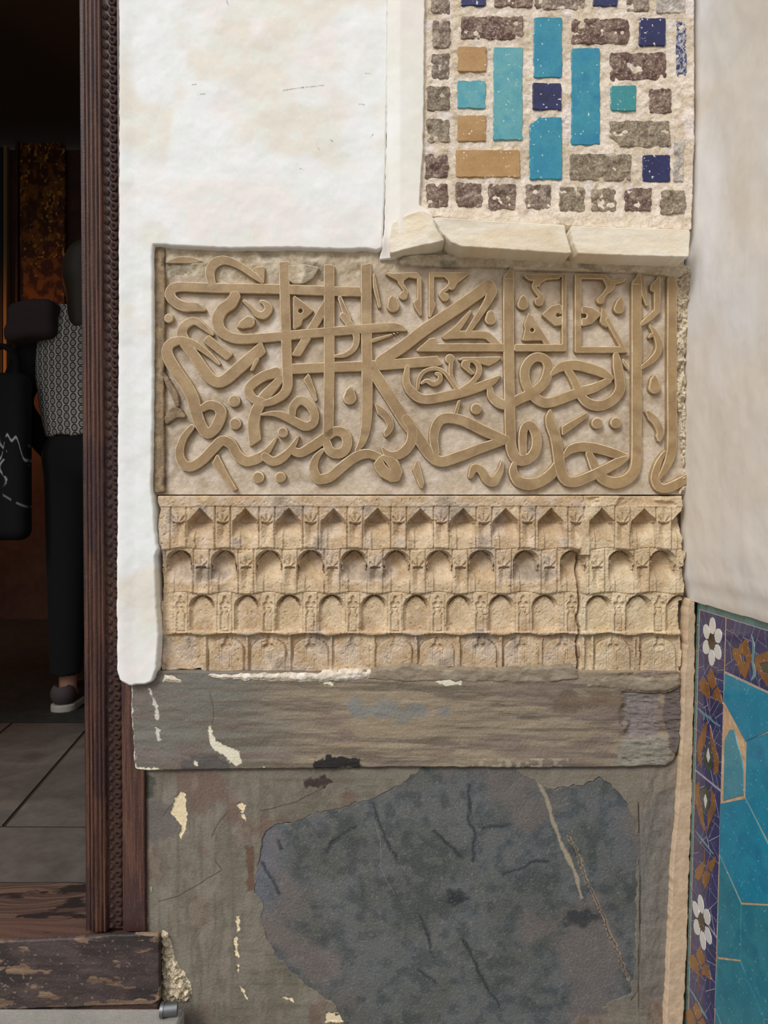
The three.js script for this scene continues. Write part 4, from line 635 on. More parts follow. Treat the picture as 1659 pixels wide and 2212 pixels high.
  part(wallFront, 'mud_render', relief(less(ragged(shell, 1.5, 0.1, 6), { sdf: (x, y) => lump.sdf(x, y) + 2 }), { cell: 3, bevel: 1, slope: 1.5, rough: true, base: -36, top: (x, y) => { let h = -17 + (fbm(x * 0.02, y * 0.02, 4) - 0.5) * 5; for (const k of chips) if (x > k.box[0] && x < k.box[2]) h -= 2.5 * sm(1, -2, blot(x, y, k, 3.5, 0.14)); if (x > 1396) h += (fbm(x * 0.05, y * 0.03, 3) - 0.5) * 9; return h - 2.5 * sm(2.4, 0.8, Math.abs(x - 1389 - 2 * Math.sin(y * 0.02))) * sm(1730, 1760, y); } }), mat(tex2, { rough: 0.85, bump: BUMP.fine, bs: 0.0008 }));
  const lo = thing('mortar_lump', 'crumbling lump of pale coarse mortar at the end of the wooden sill', 'mortar');
  part(lo, 'lump', relief(ragged(lump, 2.5, 0.12, 4), { cell: 1.5, bevel: 2, rough: true, base: -34, top: (x, y) => -14 + (fbm(x * 0.13, y * 0.13, 4) - 0.5) * 20 + 6 * sm(0, -14, lump.sdf(x, y)) }), M.rubble);
}

// ------------------------------------------------------------------ carved door frame
{
  const o = thing('door_frame', 'dark brown wooden door frame with reeded edge and carved chain border', 'door frame');
  const prof = [[168, -95], [168, -10]];
  const reed = (a, b, z0, h) => { for (let k = 0; k <= 6; k++) { const t = k / 6; prof.push([mix(a, b, t), z0 + h * Math.sin(t * Math.PI)]); } };
  reed(172, 179, -13, 4); reed(179.5, 188, -10, 4.5); reed(188.5, 198, -8, 4); reed(198.5, 206, -8, 3.5); reed(206.5, 214, -9, 4);
  prof.push([214.6, -13], [215.5, -19], [247.5, -19], [248.5, -10], [250, -7.5], [294, -7.5], [299, -10], [300, -95]);
  const pos = [], nor = [], uv = [], idx = [], rows = 48, lean = (py) => 14 * (py / 2010), n = prof.length;
  const N = prof.map((p, i) => { const a = prof[Math.max(0, i - 1)], b = prof[Math.min(n - 1, i + 1)], l = Math.hypot(b[0] - a[0], b[1] - a[1]); return [-(b[1] - a[1]) / l, (b[0] - a[0]) / l]; });
  for (let j = 0; j <= rows; j++) { const py = mix(-520, 2016, j / rows); prof.forEach(([x, z], i) => { const w = (fbm(py * 0.02, i * 0.2, 3) - 0.5) * 1.2; pos.push(WX(x + lean(py) + (i < 14 ? w : 0)), WY(py), z * K); nor.push(N[i][0], 0, N[i][1]); uv.push(WX(x), WY(py)); }); }
  for (let j = 0; j < rows; j++) for (let i = 0; i < n - 1; i++) { const a = j * n + i; idx.push(a, a + n, a + 1, a + 1, a + n, a + n + 1); }
  const wt = dataTex(256, 1024, (u, v) => {
    const x = 160 + u * 150, y = 2016 - v * 2536, a = fbm(x * 0.5, y * 0.012, 4), b = fbm(x * 0.04 + 8, y * 0.006, 3), e = fbm(x * 0.9 + 3, y * 0.06, 3);
    let c = mix3([66, 40, 32], [92, 60, 46], sm(0.35, 0.65, a)); c = mix3(c, [58, 36, 36], sm(0.48, 0.66, b) * 0.8); c = mix3(c, [124, 100, 84], sm(0.66, 0.78, e) * 0.4);
    const g = (vn(x * 2, y * 0.3) - 0.5) * 14; return [c[0] + g, c[1] + g, c[2] + g];
  });
  wt.wrapS = wt.wrapT = THREE.ClampToEdgeWrapping; wt.repeat.set(1 / (150 * K), 1 / (2536 * K)); wt.offset.set(-WX(160) / (150 * K), -WY(2016) / (2536 * K));
  part(o, 'moulded_post', geom(pos, nor, uv, idx), mat(wt, { rough: 0.5, bs: 0.0004 }));
  const ring = new THREE.LatheGeometry([[0.5, 0.2], [2, 0.4], [3, 2.6], [5.5, 4.6], [8.2, 3.2], [9.8, -1]].map(([r, h]) => new THREE.Vector2(r * K, h * K)), 14); ring.rotateX(Math.PI / 2);
  const tooth = new THREE.ConeGeometry(7.4 * K, 8 * K, 4); tooth.rotateX(Math.PI / 2); tooth.rotateZ(0.55); tooth.scale(0.95, 1.15, 1);
  for (let k = 0; k < 95; k++) {
    const py = -8 + k * 21.35, jx = (rnd() - 0.5) * 1.2;
    const d = part(o, 'carved_disc', ring, M.wood); d.position.set(WX(237.5 + lean(py) + jx), WY(py), -15.5 * K); d.scale.set(1, 1.06, 1); d.rotation.x = 0.25;
    const t = part(o, 'carved_tooth', tooth, M.wood); t.position.set(WX(221.5 + lean(py) + jx), WY(py + 10), -13 * K); t.rotation.z = -0.25 + (rnd() - 0.5) * 0.2;
  }
}
// wooden sill
{
  const o = thing('door_sill', 'worn wooden sill beam with flaking dark paint on its front', 'door sill');
  const zf = 0.016, x1 = 345;
  const face = surfaceTex(-420, 2010, 350, 2180, 1.4, zf, (x, y) => {
    const g = fbm(x * 0.006, y * 0.16, 5), p = fbm(x * 0.03 + 9, y * 0.07 + 3, 5), bare = 0.70 - 0.2 * sm(2130, 2168, y) - 0.12 * sm(2040, 2026, y) - 0.1 * sm(335, 344, x);
    let c = mix3([58, 46, 44], [72, 58, 54], sm(0.35, 0.65, p)); c = mix3(c, [44, 34, 32], sm(0.5, 0.7, fbm(x * 0.01, y * 0.02, 3)));
    const w = mix3([128, 104, 84], [96, 74, 58], sm(0.35, 0.65, g)); c = mix3(c, w, sm(bare - 0.02, bare + 0.02, fbm(x * 0.02 + 70, y * 0.06 + 5, 5)));
    const f = fbm(x * 0.12 + 4, y * 0.16, 4); c = mix3(c, [150, 136, 116], sm(0.73, 0.79, f) * 0.6);
    const k = (fbm(x * 0.3, y * 0.6, 2) - 0.5) * 16; return [c[0] + k, c[1] + k, c[2] + k];
  });
  part(o, 'front_face', relief(ragged(polygon([[-420, 2030], [0, 2034], [180, 2026], [240, 2020], [344, 2018], [345, 2160], [330, 2170], [0, 2182], [-420, 2186]]), 1.4, 0.05, 3), { cell: 3, bevel: 3, slope: 0.5, rough: true, base: -9, frame: front(zf), top: (x, y) => (fbm(x * 0.01, y * 0.06, 4) - 0.5) * 3 }), mat(face, { rough: 0.6, bs: 0.0008 }));
  const topTex = dataTex(1024, 512, (u, v) => {
    const x = u * 700, y = v * 120, r = fbm(x * 0.006 + 3, y * 0.02, 3), g = fbm(x * 0.004, (y + 30 * r) * 0.5, 4), p = fbm(x * 0.014 + 8, y * 0.08, 5);
    let c = mix3([104, 82, 66], [74, 54, 48], sm(0.4, 0.62, g)); c = mix3(c, [94, 66, 58], sm(50, 95, y) * 0.6);
    c = mix3(c, [36, 30, 28], sm(0.52, 0.6, p + 0.16 * sm(560, 690, x) - 0.1 * sm(420, 250, x) - 0.2 * sm(60, 100, y)));
    return c;
  });
  part(o, 'beam', rbox(1.26, 0.13, 0.213, 0.004, WX(345, 0) - 0.63, -0.066, -0.0965), mat(topTex, { rough: 0.6, bs: 0.0006 }));
  topTex.repeat.set(1 / 0.7, 1 / 0.25); topTex.offset.set(0.5, 0.9);
}
{
  const o = thing('stone_step', 'pale grey stone step in front of the wooden sill', 'step');
  const xr = WX(398, 0.02), yt = WY(2182, 0.02);
  part(o, 'tread', rbox(1.7, 0.16, 0.5, 0.008, xr - 0.85, yt - 0.08, 0.262), M.stepStone);
  part(o, 'riser', box(1.68, 0.2, 0.46, xr - 0.85, yt - 0.26, 0.25), M.stepStone);
  const b = thing('iron_pin', 'short iron pin lying on the stone step beside the sill end', 'iron pin');
  const g = new THREE.CylinderGeometry(0.0115, 0.0115, 0.026, 20); g.rotateZ(Math.PI / 2); g.rotateY(0.15);
  const h = new THREE.CylinderGeometry(0.013, 0.013, 0.006, 20); h.rotateZ(Math.PI / 2); h.translate(-0.012, 0, 0.002);
  const zz = 0.036, xx = WX(367, zz), yy = yt + 0.0125; g.translate(xx, yy, zz); h.translate(xx, yy, zz);
  part(b, 'shaft', g, M.metal); part(b, 'head', h, M.metal);
}

// ------------------------------------------------------------------ tiled dado of the side wall
{
  const o = thing('tile_dado', 'turquoise hexagon tile dado edged with a navy floral mosaic border on the side wall', 'tile dado');
  const XT = (y) => 0.570 - 0.0278 * (0.6113 - y);
  // side-wall grid: a = millimetres out from the front wall, b = millimetres down
  const side = { map: (a, b, h) => [XT(-b / 1000) - h / 1000, -b / 1000, a / 1000], nrm: (a, b, c) => [-c, -b, a], uv: (a, b) => [a / 1000, -b / 1000] };
  const S = (px, py) => { let X = 0.565, d = 1, y = 0; for (let k = 0; k < 6; k++) { d = X * FOCAL / (px - CX); y = CAMY - (py - CY) * d / FOCAL; X = XT(y); } return [(DIST - d) * 1000, -y * 1000]; };
  const glaze = (a, g = 6) => mat(grainTex(0.15, a, { coarse: 4, fine: 60, grain: g, specks: 0.5, sp: 0.76 }), { rough: 0.22, bs: 0.00015, clearcoat: 0.4, clearcoatRoughness: 0.12 });
  const hexM = [glaze([[0, 128, 160], [14, 138, 168], [0, 118, 152]]), glaze([[20, 118, 138], [34, 130, 146], [10, 110, 136]]), glaze([[64, 138, 158], [74, 146, 162], [54, 130, 152]])];
  const navyM = [glaze([[24, 34, 96], [20, 30, 88]], 4), glaze([[30, 40, 104], [24, 34, 94]], 4), glaze([[20, 28, 82], [28, 36, 92]], 4)];
  const tealM = [glaze([[60, 118, 122], [68, 126, 130]], 5), glaze([[52, 110, 116], [62, 118, 122]], 5)], ochreM = glaze([[128, 80, 28], [140, 90, 36], [114, 70, 26]], 7), whiteM = glaze([[214, 212, 206], [222, 220, 214]], 4), brownM = glaze([[44, 32, 28], [52, 38, 32]], 4), greenM = glaze([[58, 66, 46], [66, 72, 52]], 4), twigM = glaze([[104, 146, 150], [92, 136, 142]], 5);
  const bed = mat(grainTex(0.2, [[206, 172, 132], [196, 160, 124], [214, 184, 146]], { coarse: 5, fine: 60, grain: 12 }), { rough: 0.95, bump: BUMP.coarse, bs: 0.002 });
  part(o, 'mortar_bed', relief(polygon([[2, -611], [900, -611], [900, 700], [2, 700]]), { cell: 25, bevel: 1, base: -30, top: () => 0.1, frame: side }), bed);
  // flat piece with straight edges, narrowed by a joint
  function piece(name, pts, m, h = 1, gap = 0.6) {
    let A = 0; for (let i = 0; i < pts.length; i++) { const p = pts[i], q = pts[(i + 1) % pts.length]; A += p[0] * q[1] - q[0] * p[1]; } if (A < 0) pts = pts.slice().reverse();
    const n = pts.length, off = (d) => pts.map((p, i) => { const a = pts[(i + n - 1) % n], c = pts[(i + 1) % n]; let e1 = [p[0] - a[0], p[1] - a[1]], e2 = [c[0] - p[0], c[1] - p[1]], l1 = Math.hypot(...e1) || 1, l2 = Math.hypot(...e2) || 1; const n1 = [-e1[1] / l1, e1[0] / l1], n2 = [-e2[1] / l2, e2[0] / l2], k = Math.max(0.35, 1 + n1[0] * n2[0] + n1[1] * n2[1]); return [p[0] + (n1[0] + n2[0]) / k * d, p[1] + (n1[1] + n2[1]) / k * d]; });
    const R0 = off(gap + 0.5), R1 = off(gap), pos = [], uv = [], idx = [], put = (p, hh) => { pos.push(...side.map(p[0], p[1], hh)); uv.push(...side.uv(p[0], p[1])); return pos.length / 3 - 1; };
    const t = R0.map((p) => put(p, h)); for (const [i, j, k] of THREE.ShapeUtils.triangulateShape(R0.map((p) => new THREE.Vector2(...p)), [])) { const a = R0[i], b = R0[j], c = R0[k], s = (b[0] - a[0]) * (c[1] - a[1]) - (b[1] - a[1]) * (c[0] - a[0]); if (s > 0) idx.push(t[i], t[k], t[j]); else idx.push(t[i], t[j], t[k]); }
    for (let i = 0; i < n; i++) { const j = (i + 1) % n, a = put(R0[i], h), b = put(R0[j], h), c = put(R1[j], h - 0.5), d = put(R1[i], h - 0.5), e = put(R1[j], -3), f = put(R1[i], -3); idx.push(a, b, d, b, c, d, d, c, f, c, e, f); }
    const g = geom(pos, null, uv, idx); return part(o, name, g, m);
  }
  const P = (list) => list.map(([x, y]) => S(x, y));
  const e1 = S(1507, 1400)[0], e2 = S(1566, 1400)[0];     // border strip runs from e1 to e2 out of the corner
  const yTop = S(1540, 1310)[1] - 6;
  // thin teal edge by the filler, and the teal cap
  for (let k = 0; k < 26; k++) piece('teal_edge_tile', [[3, yTop + k * 47], [e1 + 4, yTop + k * 47], [e1 + 4, yTop + (k + 1) * 47], [3, yTop + (k + 1) * 47]], tealM[k % 2], 0.4, 0.4);
  const yCap = yTop + 18;
  for (let k = 0, a = e1 + 5; a < 880; k++) { const w = 28 + 14 * hash(k, 5), b = Math.min(880, a + w); piece('teal_cap_tile', [[a, yTop], [b, yTop], [b, yCap], [a, yCap]], tealM[(k + 1) % 2], 0.6, 0.4); a = b; }
  // navy ground broken into small straight-edged pieces
  function shatter(poly, min, out, sd) {
    let A = 0, c = [0, 0]; for (let i = 0; i < poly.length; i++) { const p = poly[i], q = poly[(i + 1) % poly.length]; A += p[0] * q[1] - q[0] * p[1]; c[0] += p[0] / poly.length; c[1] += p[1] / poly.length; }
    if (Math.abs(A) / 2 < min) { out.push(poly); return; }
    let far = [0, 0], fd = -1; for (let i = 0; i < poly.length; i++) { const q = poly[(i + 1) % poly.length], d = Math.hypot(q[0] - poly[i][0], q[1] - poly[i][1]); if (d > fd) { fd = d; far = [q[0] - poly[i][0], q[1] - poly[i][1]]; } }
    const th = Math.atan2(far[1], far[0]) + Math.PI / 2 + (hash(sd, 3) - 0.5) * 1.5, nx = -Math.sin(th), ny = Math.cos(th), off = (hash(sd, 9) - 0.5) * 0.2 * fd, d0 = (p) => (p[0] - c[0]) * nx + (p[1] - c[1]) * ny - off * Math.abs(nx + ny) * 0.5, L = [], R = [];
    poly.forEach((p, i) => { const q = poly[(i + 1) % poly.length], a = d0(p), b = d0(q); (a <= 0 ? L : R).push(p); if (a < 0 !== b < 0 && a !== b) { const t = a / (a - b), m = [mix(p[0], q[0], t), mix(p[1], q[1], t)]; L.push(m); R.push(m); } });
    if (L.length < 3 || R.length < 3) { out.push(poly); return; }
    shatter(L, min, out, sd * 2 + 1); shatter(R, min, out, sd * 2 + 2);
  }
  const yB = S(1568, 1452)[1], bits = [], grout = mat(grainTex(0.1, [[176, 166, 168], [160, 150, 158], [186, 174, 168]], { coarse: 5, fine: 40, grain: 10 }), { rough: 0.9 });
  for (const q of [[e1 + 5.5, yCap, e2 - 1.5, 700], [e2 + 1.5, yCap, 480, yB]]) part(o, 'grout', relief(rect(...q, 0.2), { cell: 20, bevel: 0.2, slope: 0.1, base: -2, top: () => 0.25, frame: side }), grout);
  const cr1 = [S(1503, 1664)[1], S(1557, 1708)[1]], cr2 = [S(1494, 1944)[1], S(1546, 2022)[1]];
  const a0 = e1 + 6, a1 = e2 - 0.5;
  const cuts = [[yCap + 0.5, yCap + 0.5], cr1, cr2, [560, 560]];
  for (let k = 0; k < 3; k++) { const g = k ? 1.6 : 0, q = k < 2 ? 1.6 : 0; for (let m = 0; m < 4; m++) { const t0 = m / 4, t1 = (m + 1) / 4, ya = (t, e) => mix(cuts[k][e] + g, cuts[k + 1][e] - q, t); shatter([[a0, ya(t0, 0)], [a1, ya(t0, 1)], [a1, ya(t1, 1)], [a0, ya(t1, 0)]], k === 2 && m ? 2000 : 760, bits, k * 40 + m * 7 + 11); } }
  for (let k = 0; k < 4; k++) shatter([[e2 + 2.5 + k * 190, yCap + 0.5], [e2 + 2.5 + (k + 1) * 190, yCap + 0.5], [e2 + 2.5 + (k + 1) * 190, yB - 1], [e2 + 2.5 + k * 190, yB - 1]], k ? 1900 : 760, bits, 300 + k * 5);
  bits.forEach((b, i) => piece('navy_tessera', b, navyM[i % 3], 0.5 + 0.2 * hash(i, 4), 0.32));
  // inlaid motifs, each leaf and petal a cut piece
  const inlay = (name, shape, m, h = 1.1) => part(o, name, relief(shape, { cell: 1.4, bevel: 0.5, slope: 0.2, base: -2, top: () => h, frame: side }), m);
  const pg = (list, r = 0.3) => polygon(P(list), r);
  const petal = (x, y, dx, dy) => { const c = S(x, y), q = S(x + dx, y + dy), ca = [(c[0] * 0.66 + q[0] * 0.34), (c[1] * 0.66 + q[1] * 0.34)]; const l = Math.hypot(q[0] - c[0], q[1] - c[1]), w = l * 0.62; return chain([[mix(c[0], q[0], 0.45), mix(c[1], q[1], 0.45), w * 0.8], [mix(c[0], q[0], 0.75), mix(c[1], q[1], 0.75), w], [mix(c[0], q[0], 0.92), mix(c[1], q[1], 0.92), w * 0.85]], [], true); };
  const flower = (x, y, sx, sy, rot) => { const c = S(x, y), rad = (S(x + sx, y)[0] - c[0]); for (let k = 0; k < 6; k++) { const a = rot + k * Math.PI / 3, q = (t, w) => [c[0] + Math.cos(a) * rad * t, c[1] + Math.sin(a) * rad * sy * t, w]; inlay('white_petal', chain([q(0.56, rad * 0.5), q(0.7, rad * 0.68), q(0.82, rad * 0.58)], [], true), whiteM, 1.2); } inlay('flower_centre', ragged(disc(c[0], c[1], rad * 0.4), rad * 0.08, 0.3), brownM, 1.3); };
  flower(1539, 1386, 21, 1.05, 0.52); flower(1517, 1992, 21, 1.1, 0.3);
  // ochre leaf pairs
  const leafPair = (x, y, s, up = 1) => { const q = (dx, dy) => [x + dx * s, y + (dy + dx * 0.55) * s * up]; inlay('ochre_leaf', pg([q(-2, 44), q(-4, 10), q(-20, 2), q(-22, -14), q(-13, -26), q(-6, -18), q(-2, -4)]), ochreM); inlay('ochre_leaf', pg([q(2, 44), q(3, 8), q(8, 2), q(22, 6), q(18, -12), q(12, -22), q(4, -10)]), ochreM); inlay('ochre_leaf', pg([q(-8, -30), q(0, -50), q(8, -36), q(10, -24), q(3, -12), q(-2, -14)]), ochreM); };
  leafPair(1537, 1502, 1.18); leafPair(1525, 1868, 1.05, -1); leafPair(1513, 2098, 1.1); leafPair(1506, 2215, 1.1);
  const tulip = (x, y, s, up) => { const q = (dx, dy) => [x + dx * s, y + (dy * up + dx * 0.6) * s]; inlay('ochre_leaf', pg([q(-2, -64), q(-12, -40), q(-21, -8), q(-20, 22), q(-12, 34), q(-13, 4), q(-6, -20)]), ochreM); inlay('ochre_leaf', pg([q(2, -64), q(9, -36), q(20, -4), q(19, 22), q(10, 34), q(11, 4), q(5, -20)]), ochreM); inlay('green_core', pg([q(0, -26), q(8, 2), q(7, 22), q(0, 34), q(-8, 20), q(-9, 2)]), greenM, 1.0); inlay('white_core', pg([q(0, -14), q(3.5, 4), q(0, 16), q(-3.5, 4)]), whiteM, 1.3); };
  tulip(1531, 1630, 1.12, 1); tulip(1525, 1732, 1.08, -1);
  inlay('blue_twig', join(chain(P([[1509, 1530], [1520, 1542], [1532, 1550], [1545, 1562], [1558, 1569]]).map((p, i) => [...p, [2, 6, 5, 4, 2][i]])), chain(P([[1521, 1543], [1522, 1556]]).map((p, i) => [...p, 5 - 3 * i]))), twigM);
  inlay('blue_twig', chain(P([[1504, 1796], [1516, 1812], [1530, 1830], [1543, 1846]]).map((p, i) => [...p, [2, 4, 4, 2][i]])), twigM);
  inlay('blue_twig', chain(P([[1491, 2136], [1505, 2160], [1518, 2184], [1528, 2200]]).map((p, i) => [...p, [2, 6, 6, 3][i]])), twigM);
  inlay('ochre_leaf', less(pg([[1611, 1380], [1616, 1384], [1618, 1400], [1624, 1418], [1620, 1440], [1611, 1467], [1600, 1452], [1592, 1430], [1584, 1416], [1583, 1404], [1588, 1400], [1595, 1402]]), pg([[1601, 1414], [1606, 1414], [1612, 1422], [1614, 1430], [1604, 1428]])), ochreM);
  inlay('ochre_leaf', less(pg([[1632, 1420], [1650, 1410], [1680, 1402], [1700, 1440], [1690, 1500], [1662, 1488], [1645, 1462], [1632, 1440]]), pg([[1641, 1434], [1664, 1430], [1672, 1458], [1650, 1452]])), ochreM);
  inlay('green_core', pg([[1643, 1435], [1663, 1432], [1670, 1456], [1651, 1450]]), greenM, 0.9);
  inlay('blue_twig', chain(P([[1624, 1371], [1629, 1400], [1627, 1430], [1631, 1455], [1623, 1470]]).map((p, i) => [...p, [2, 8, 7, 9, 2][i]])), twigM);
  // hexagon field
  const clipTo = (poly, nx, ny, d) => { const out = []; poly.forEach((p, i) => { const q = poly[(i + 1) % poly.length], a = p[0] * nx + p[1] * ny - d, c = q[0] * nx + q[1] * ny - d; if (a <= 0) out.push(p); if (a < 0 !== c < 0) { const t = a / (a - c); out.push([mix(p[0], q[0], t), mix(p[1], q[1], t)]); } }); return out; };
  const jit = (x, y) => [x + 5 * (hash(Math.round(x), Math.round(y) + 999) - 0.5), y + 5 * (hash(Math.round(x) + 77, Math.round(y) + 999) - 0.5)];
  for (let j = -2; j <= 5; j++) for (let i = -1; i <= 5; i++) {
    const cx = 197 + 152 * i + (j & 1 ? 76 : 0), cy = -247 + 127 * j; if (j === -1 && i === -1) continue;
    let q = [[cx, cy - 83], [cx + 76, cy - 43.5], [cx + 76, cy + 43.5], [cx, cy + 83], [cx - 76, cy + 43.5], [cx - 76, cy - 43.5]].map(([x, y]) => jit(x, y));
    for (const c of [[-1, 0, -(e2 + 3)], [1, 0, 890], [0, -1, -(yB + 1)], [0, 1, 440]]) if (q.length) q = clipTo(q, ...c);
    if (q.length > 2) piece('hexagon_tile', q, hexM[j > 0 ? 1 : (i > 2 && hash(i + 9, j + 9) > 0.6 ? 2 : 0)], 1.2, 1.0);
  }
  piece('hexagon_tile', P([[1566, 1598], [1576, 1577], [1586, 1574], [1591, 1590], [1596, 1612], [1604, 1640], [1607, 1664], [1608, 1718], [1563, 1731]]), hexM[2], 1.2, 0.6);
}

// ------------------------------------------------------------------ inside the room
{
  const o = thing('gilded_panel', 'tall gilded wall panel with a mottled amber pattern on the far wall', 'wall panel');
  const z = -3.985, sc = (DIST - z) / FOCAL, X = (p) => (p - CX) * sc, Y = (p) => CAMY - (p - CY) * sc;
  const gold = dataTex(256, 512, (u, v) => { const a = fbm(u * 9, v * 26, 4), b = fbm(u * 20 + 4, v * 60, 3), l = fbm(u * 3 + 9, v * 6, 3); let c = mix3([86, 44, 20], [150, 92, 30], sm(0.4, 0.66, a)); c = mix3(c, [226, 170, 66], sm(0.62, 0.74, b) * sm(0.4, 0.6, l)); return c; });
  part(o, 'gilt_field', rbox(X(142) - X(44), Y(310) - Y(700), 0.03, 0.006, (X(142) + X(44)) / 2, (Y(310) + Y(700)) / 2, z), new THREE.MeshPhysicalMaterial({ map: gold, roughness: 0.42, metalness: 0.35 }));
  gold.repeat.set(1 / (X(142) - X(44)), 1 / (Y(310) - Y(700)));
  part(o, 'edge_rail', rbox(0.02, Y(306) - Y(700), 0.05, 0.005, X(44) - 0.012, (Y(306) + Y(700)) / 2, z + 0.01), M.wood);
  const p = thing('door_casing', 'pale narrow wooden casing strip beside a dark panel on the far wall', 'casing');
  part(p, 'strip', rbox(0.028, 2.6, 0.05, 0.006, X(16), 2.1, z + 0.01), flat(150, 122, 84));
  part(p, 'panel', rbox(0.8, 2.6, 0.02, 0.004, X(10) - 0.41, 2.1, z), flat(38, 36, 48));
  const l = thing('added_lantern', 'added brass lantern with an amber bulb, out of view, lighting the gilded panel', 'lantern', [-3.35, 1.75, -3.5]);  // unseen lamp, added so the gilded panel gets its amber glow
  const brass = flat(150, 110, 50, { metalness: 0.8, roughness: 0.4 });
  part(l, 'arm', rbox(0.03, 0.03, 0.42, 0.005, 0, 0.16, -0.24), brass);
  const capG = new THREE.ConeGeometry(0.08, 0.07, 16); capG.translate(0, 0.14, 0); part(l, 'cap', capG, brass);
  part(l, 'bulb', new THREE.SphereGeometry(0.05, 16, 12).translate(0, 0.04, 0), new THREE.MeshStandardMaterial({ color: 0xffc070, emissive: 0xff9a40, emissiveIntensity: 2 }));
  const lamp = new THREE.PointLight(0xffa048, 1.3, 0, 2); lamp.position.set(0, 0.04, 0); lamp.castShadow = true; lamp.name = 'added_lantern_light'; l.add(lamp);
}
{
  const Z = -1.56, sc = (DIST - Z) / FOCAL, X = (p) => (p - CX) * sc, Y = (p) => CAMY - (p - CY) * sc;
  const per = thing('person', 'person seen from behind in a patterned grey top and black trousers inside the doorway', 'person', [-1.15, 0, Z]);
  const skin = flat(176, 128, 104, { roughness: 0.6 });
  const C = (a, b, ra, rb) => (p) => cap3(p, a, b, ra, rb);
  const body = (p) => { let d = ell(p, [0, 1.70, 0.0], [0.082, 0.115, 0.1]); d = smin(d, cap3(p, [0, 1.52, 0.01], [0, 1.62, 0], 0.055, 0.05), 0.03); d = smin(d, ell(p, [0, 1.38, 0], [0.17, 0.2, 0.1]), 0.05); d = smin(d, ell(p, [0, 1.08, 0], [0.15, 0.2, 0.1]), 0.06);
    for (const s of [-1, 1]) { d = smin(d, cap3(p, [0.08 * s, 0.98, 0], [0.088 * s, 0.5, 0.01], 0.075, 0.052), 0.03); d = smin(d, cap3(p, [0.088 * s, 0.5, 0.01], [0.09 * s, 0.1, 0], 0.05, 0.034), 0.02); d = smin(d, cap3(p, [0.09 * s, 0.06, 0.01], [0.1 * s, 0.045, -0.15], 0.034, 0.03), 0.02); d = smin(d, cap3(p, [0.17 * s, 1.49, 0], [0.27 * s, 1.2, 0.03], 0.045, 0.036), 0.03); d = smin(d, cap3(p, [0.27 * s, 1.2, 0.03], [0.2 * s, 1.02, -0.12], 0.034, 0.026), 0.02); }
    return d; };
  part(per, 'body', blob((x, y, z) => body([x, y, z]), [-0.36, 0, -0.24], [0.36, 1.84, 0.16], 0.014), skin);
  for (const s of [-1, 1]) {
    const hb = (p) => { let d = ell(p, [0.19 * s, 1.0, -0.155], [0.022, 0.026, 0.04]); for (let f = 0; f < 4; f++) { const a = [0.19 * s + (f - 1.5) * 0.013, 0.99, -0.185], b = [a[0], 0.965 - (f === 1 || f === 2 ? 0.004 : 0), -0.215], c = [a[0], 0.94, -0.205]; d = smin(d, cap3(p, a, b, 0.0085, 0.008), 0.006); d = smin(d, cap3(p, b, c, 0.008, 0.007), 0.004); } d = smin(d, cap3(p, [0.19 * s - 0.02 * s, 1.0, -0.165], [0.19 * s - 0.035 * s, 0.975, -0.19], 0.009, 0.008), 0.006); return d; };
    part(per, 'hand', blob((x, y, z) => hb([x, y, z]), [0.19 * s - 0.07, 0.91, -0.25], [0.19 * s + 0.07, 1.05, -0.1], 0.005), skin);
  }
  const wrap = (f) => (x, y, z) => f([x, y, z]);
  const hair = (p) => Math.max(smin(ell(p, [0, 1.72, 0.012], [0.098, 0.118, 0.108]), cap3(p, [0, 1.66, 0.07], [0, 1.5, 0.085], 0.07, 0.05), 0.05), -(p[2] + 0.075));
  part(per, 'hair', blob(wrap(hair), [-0.16, 1.4, -0.1], [0.16, 1.86, 0.18], 0.012), flat(46, 38, 26, { roughness: 0.6 }));
  const knit = dataTex(256, 256, (u, v) => { const cx = ((u * 4) % 1) - 0.5, cy = ((v * 4 + 0.5 * (Math.floor(u * 4) % 2)) % 1) - 0.5, d = Math.hypot(cx, cy * 0.85), r = Math.abs(d - 0.34), t = Math.abs(Math.hypot(cx, cy) - 0.13); let c = [188, 184, 174]; c = mix3(c, [46, 48, 56], sm(0.09, 0.05, r)); c = mix3(c, [120, 108, 86], sm(0.06, 0.02, t)); c = mix3(c, [70, 72, 78], sm(0.06, 0.0, Math.abs(cy)) * sm(0.3, 0.42, Math.abs(cx))); const g = (vn(u * 128, v * 128) - 0.5) * 36; return [c[0] + g, c[1] + g, c[2] + g]; });
  knit.repeat.set(1 / 0.115, 1 / 0.115);
  const topF = (p) => { let d = ell(p, [0, 1.40, 0], [0.215, 0.22, 0.135]); d = smin(d, cap3(p, [-0.1, 1.5, 0], [0.1, 1.5, 0], 0.075, 0.075), 0.05); d = smin(d, ell(p, [0, 1.16, 0], [0.185, 0.24, 0.13]), 0.09); return Math.max(d, 1.066 - p[1] + 0.004 * Math.sin(p[0] * 60), p[1] - 1.575); };
  part(per, 'patterned_top', blob(wrap(topF), [-0.3, 1.02, -0.2], [0.3, 1.62, 0.2], 0.0125), mat(knit, { rough: 0.95, bs: 0.0015 }));
  const blackCloth = flat(14, 14, 17, { roughness: 0.95 });
  const tr = (p) => { let d = ell(p, [0, 1.0, 0], [0.178, 0.14, 0.122]); for (const s of [-1, 1]) { d = smin(d, cap3(p, [0.084 * s, 0.98, 0], [0.09 * s, 0.5, 0.01], 0.096, 0.074), 0.03); d = Math.min(d, cap3(p, [0.09 * s, 0.5, 0.01], [0.094 * s, 0.13, 0.01], 0.074, 0.058)); } return Math.max(d, 0.14 - p[1], p[1] - 1.075); };
  part(per, 'trousers', blob(wrap(tr), [-0.26, 0.1, -0.2], [0.26, 1.12, 0.2], 0.0125), blackCloth);
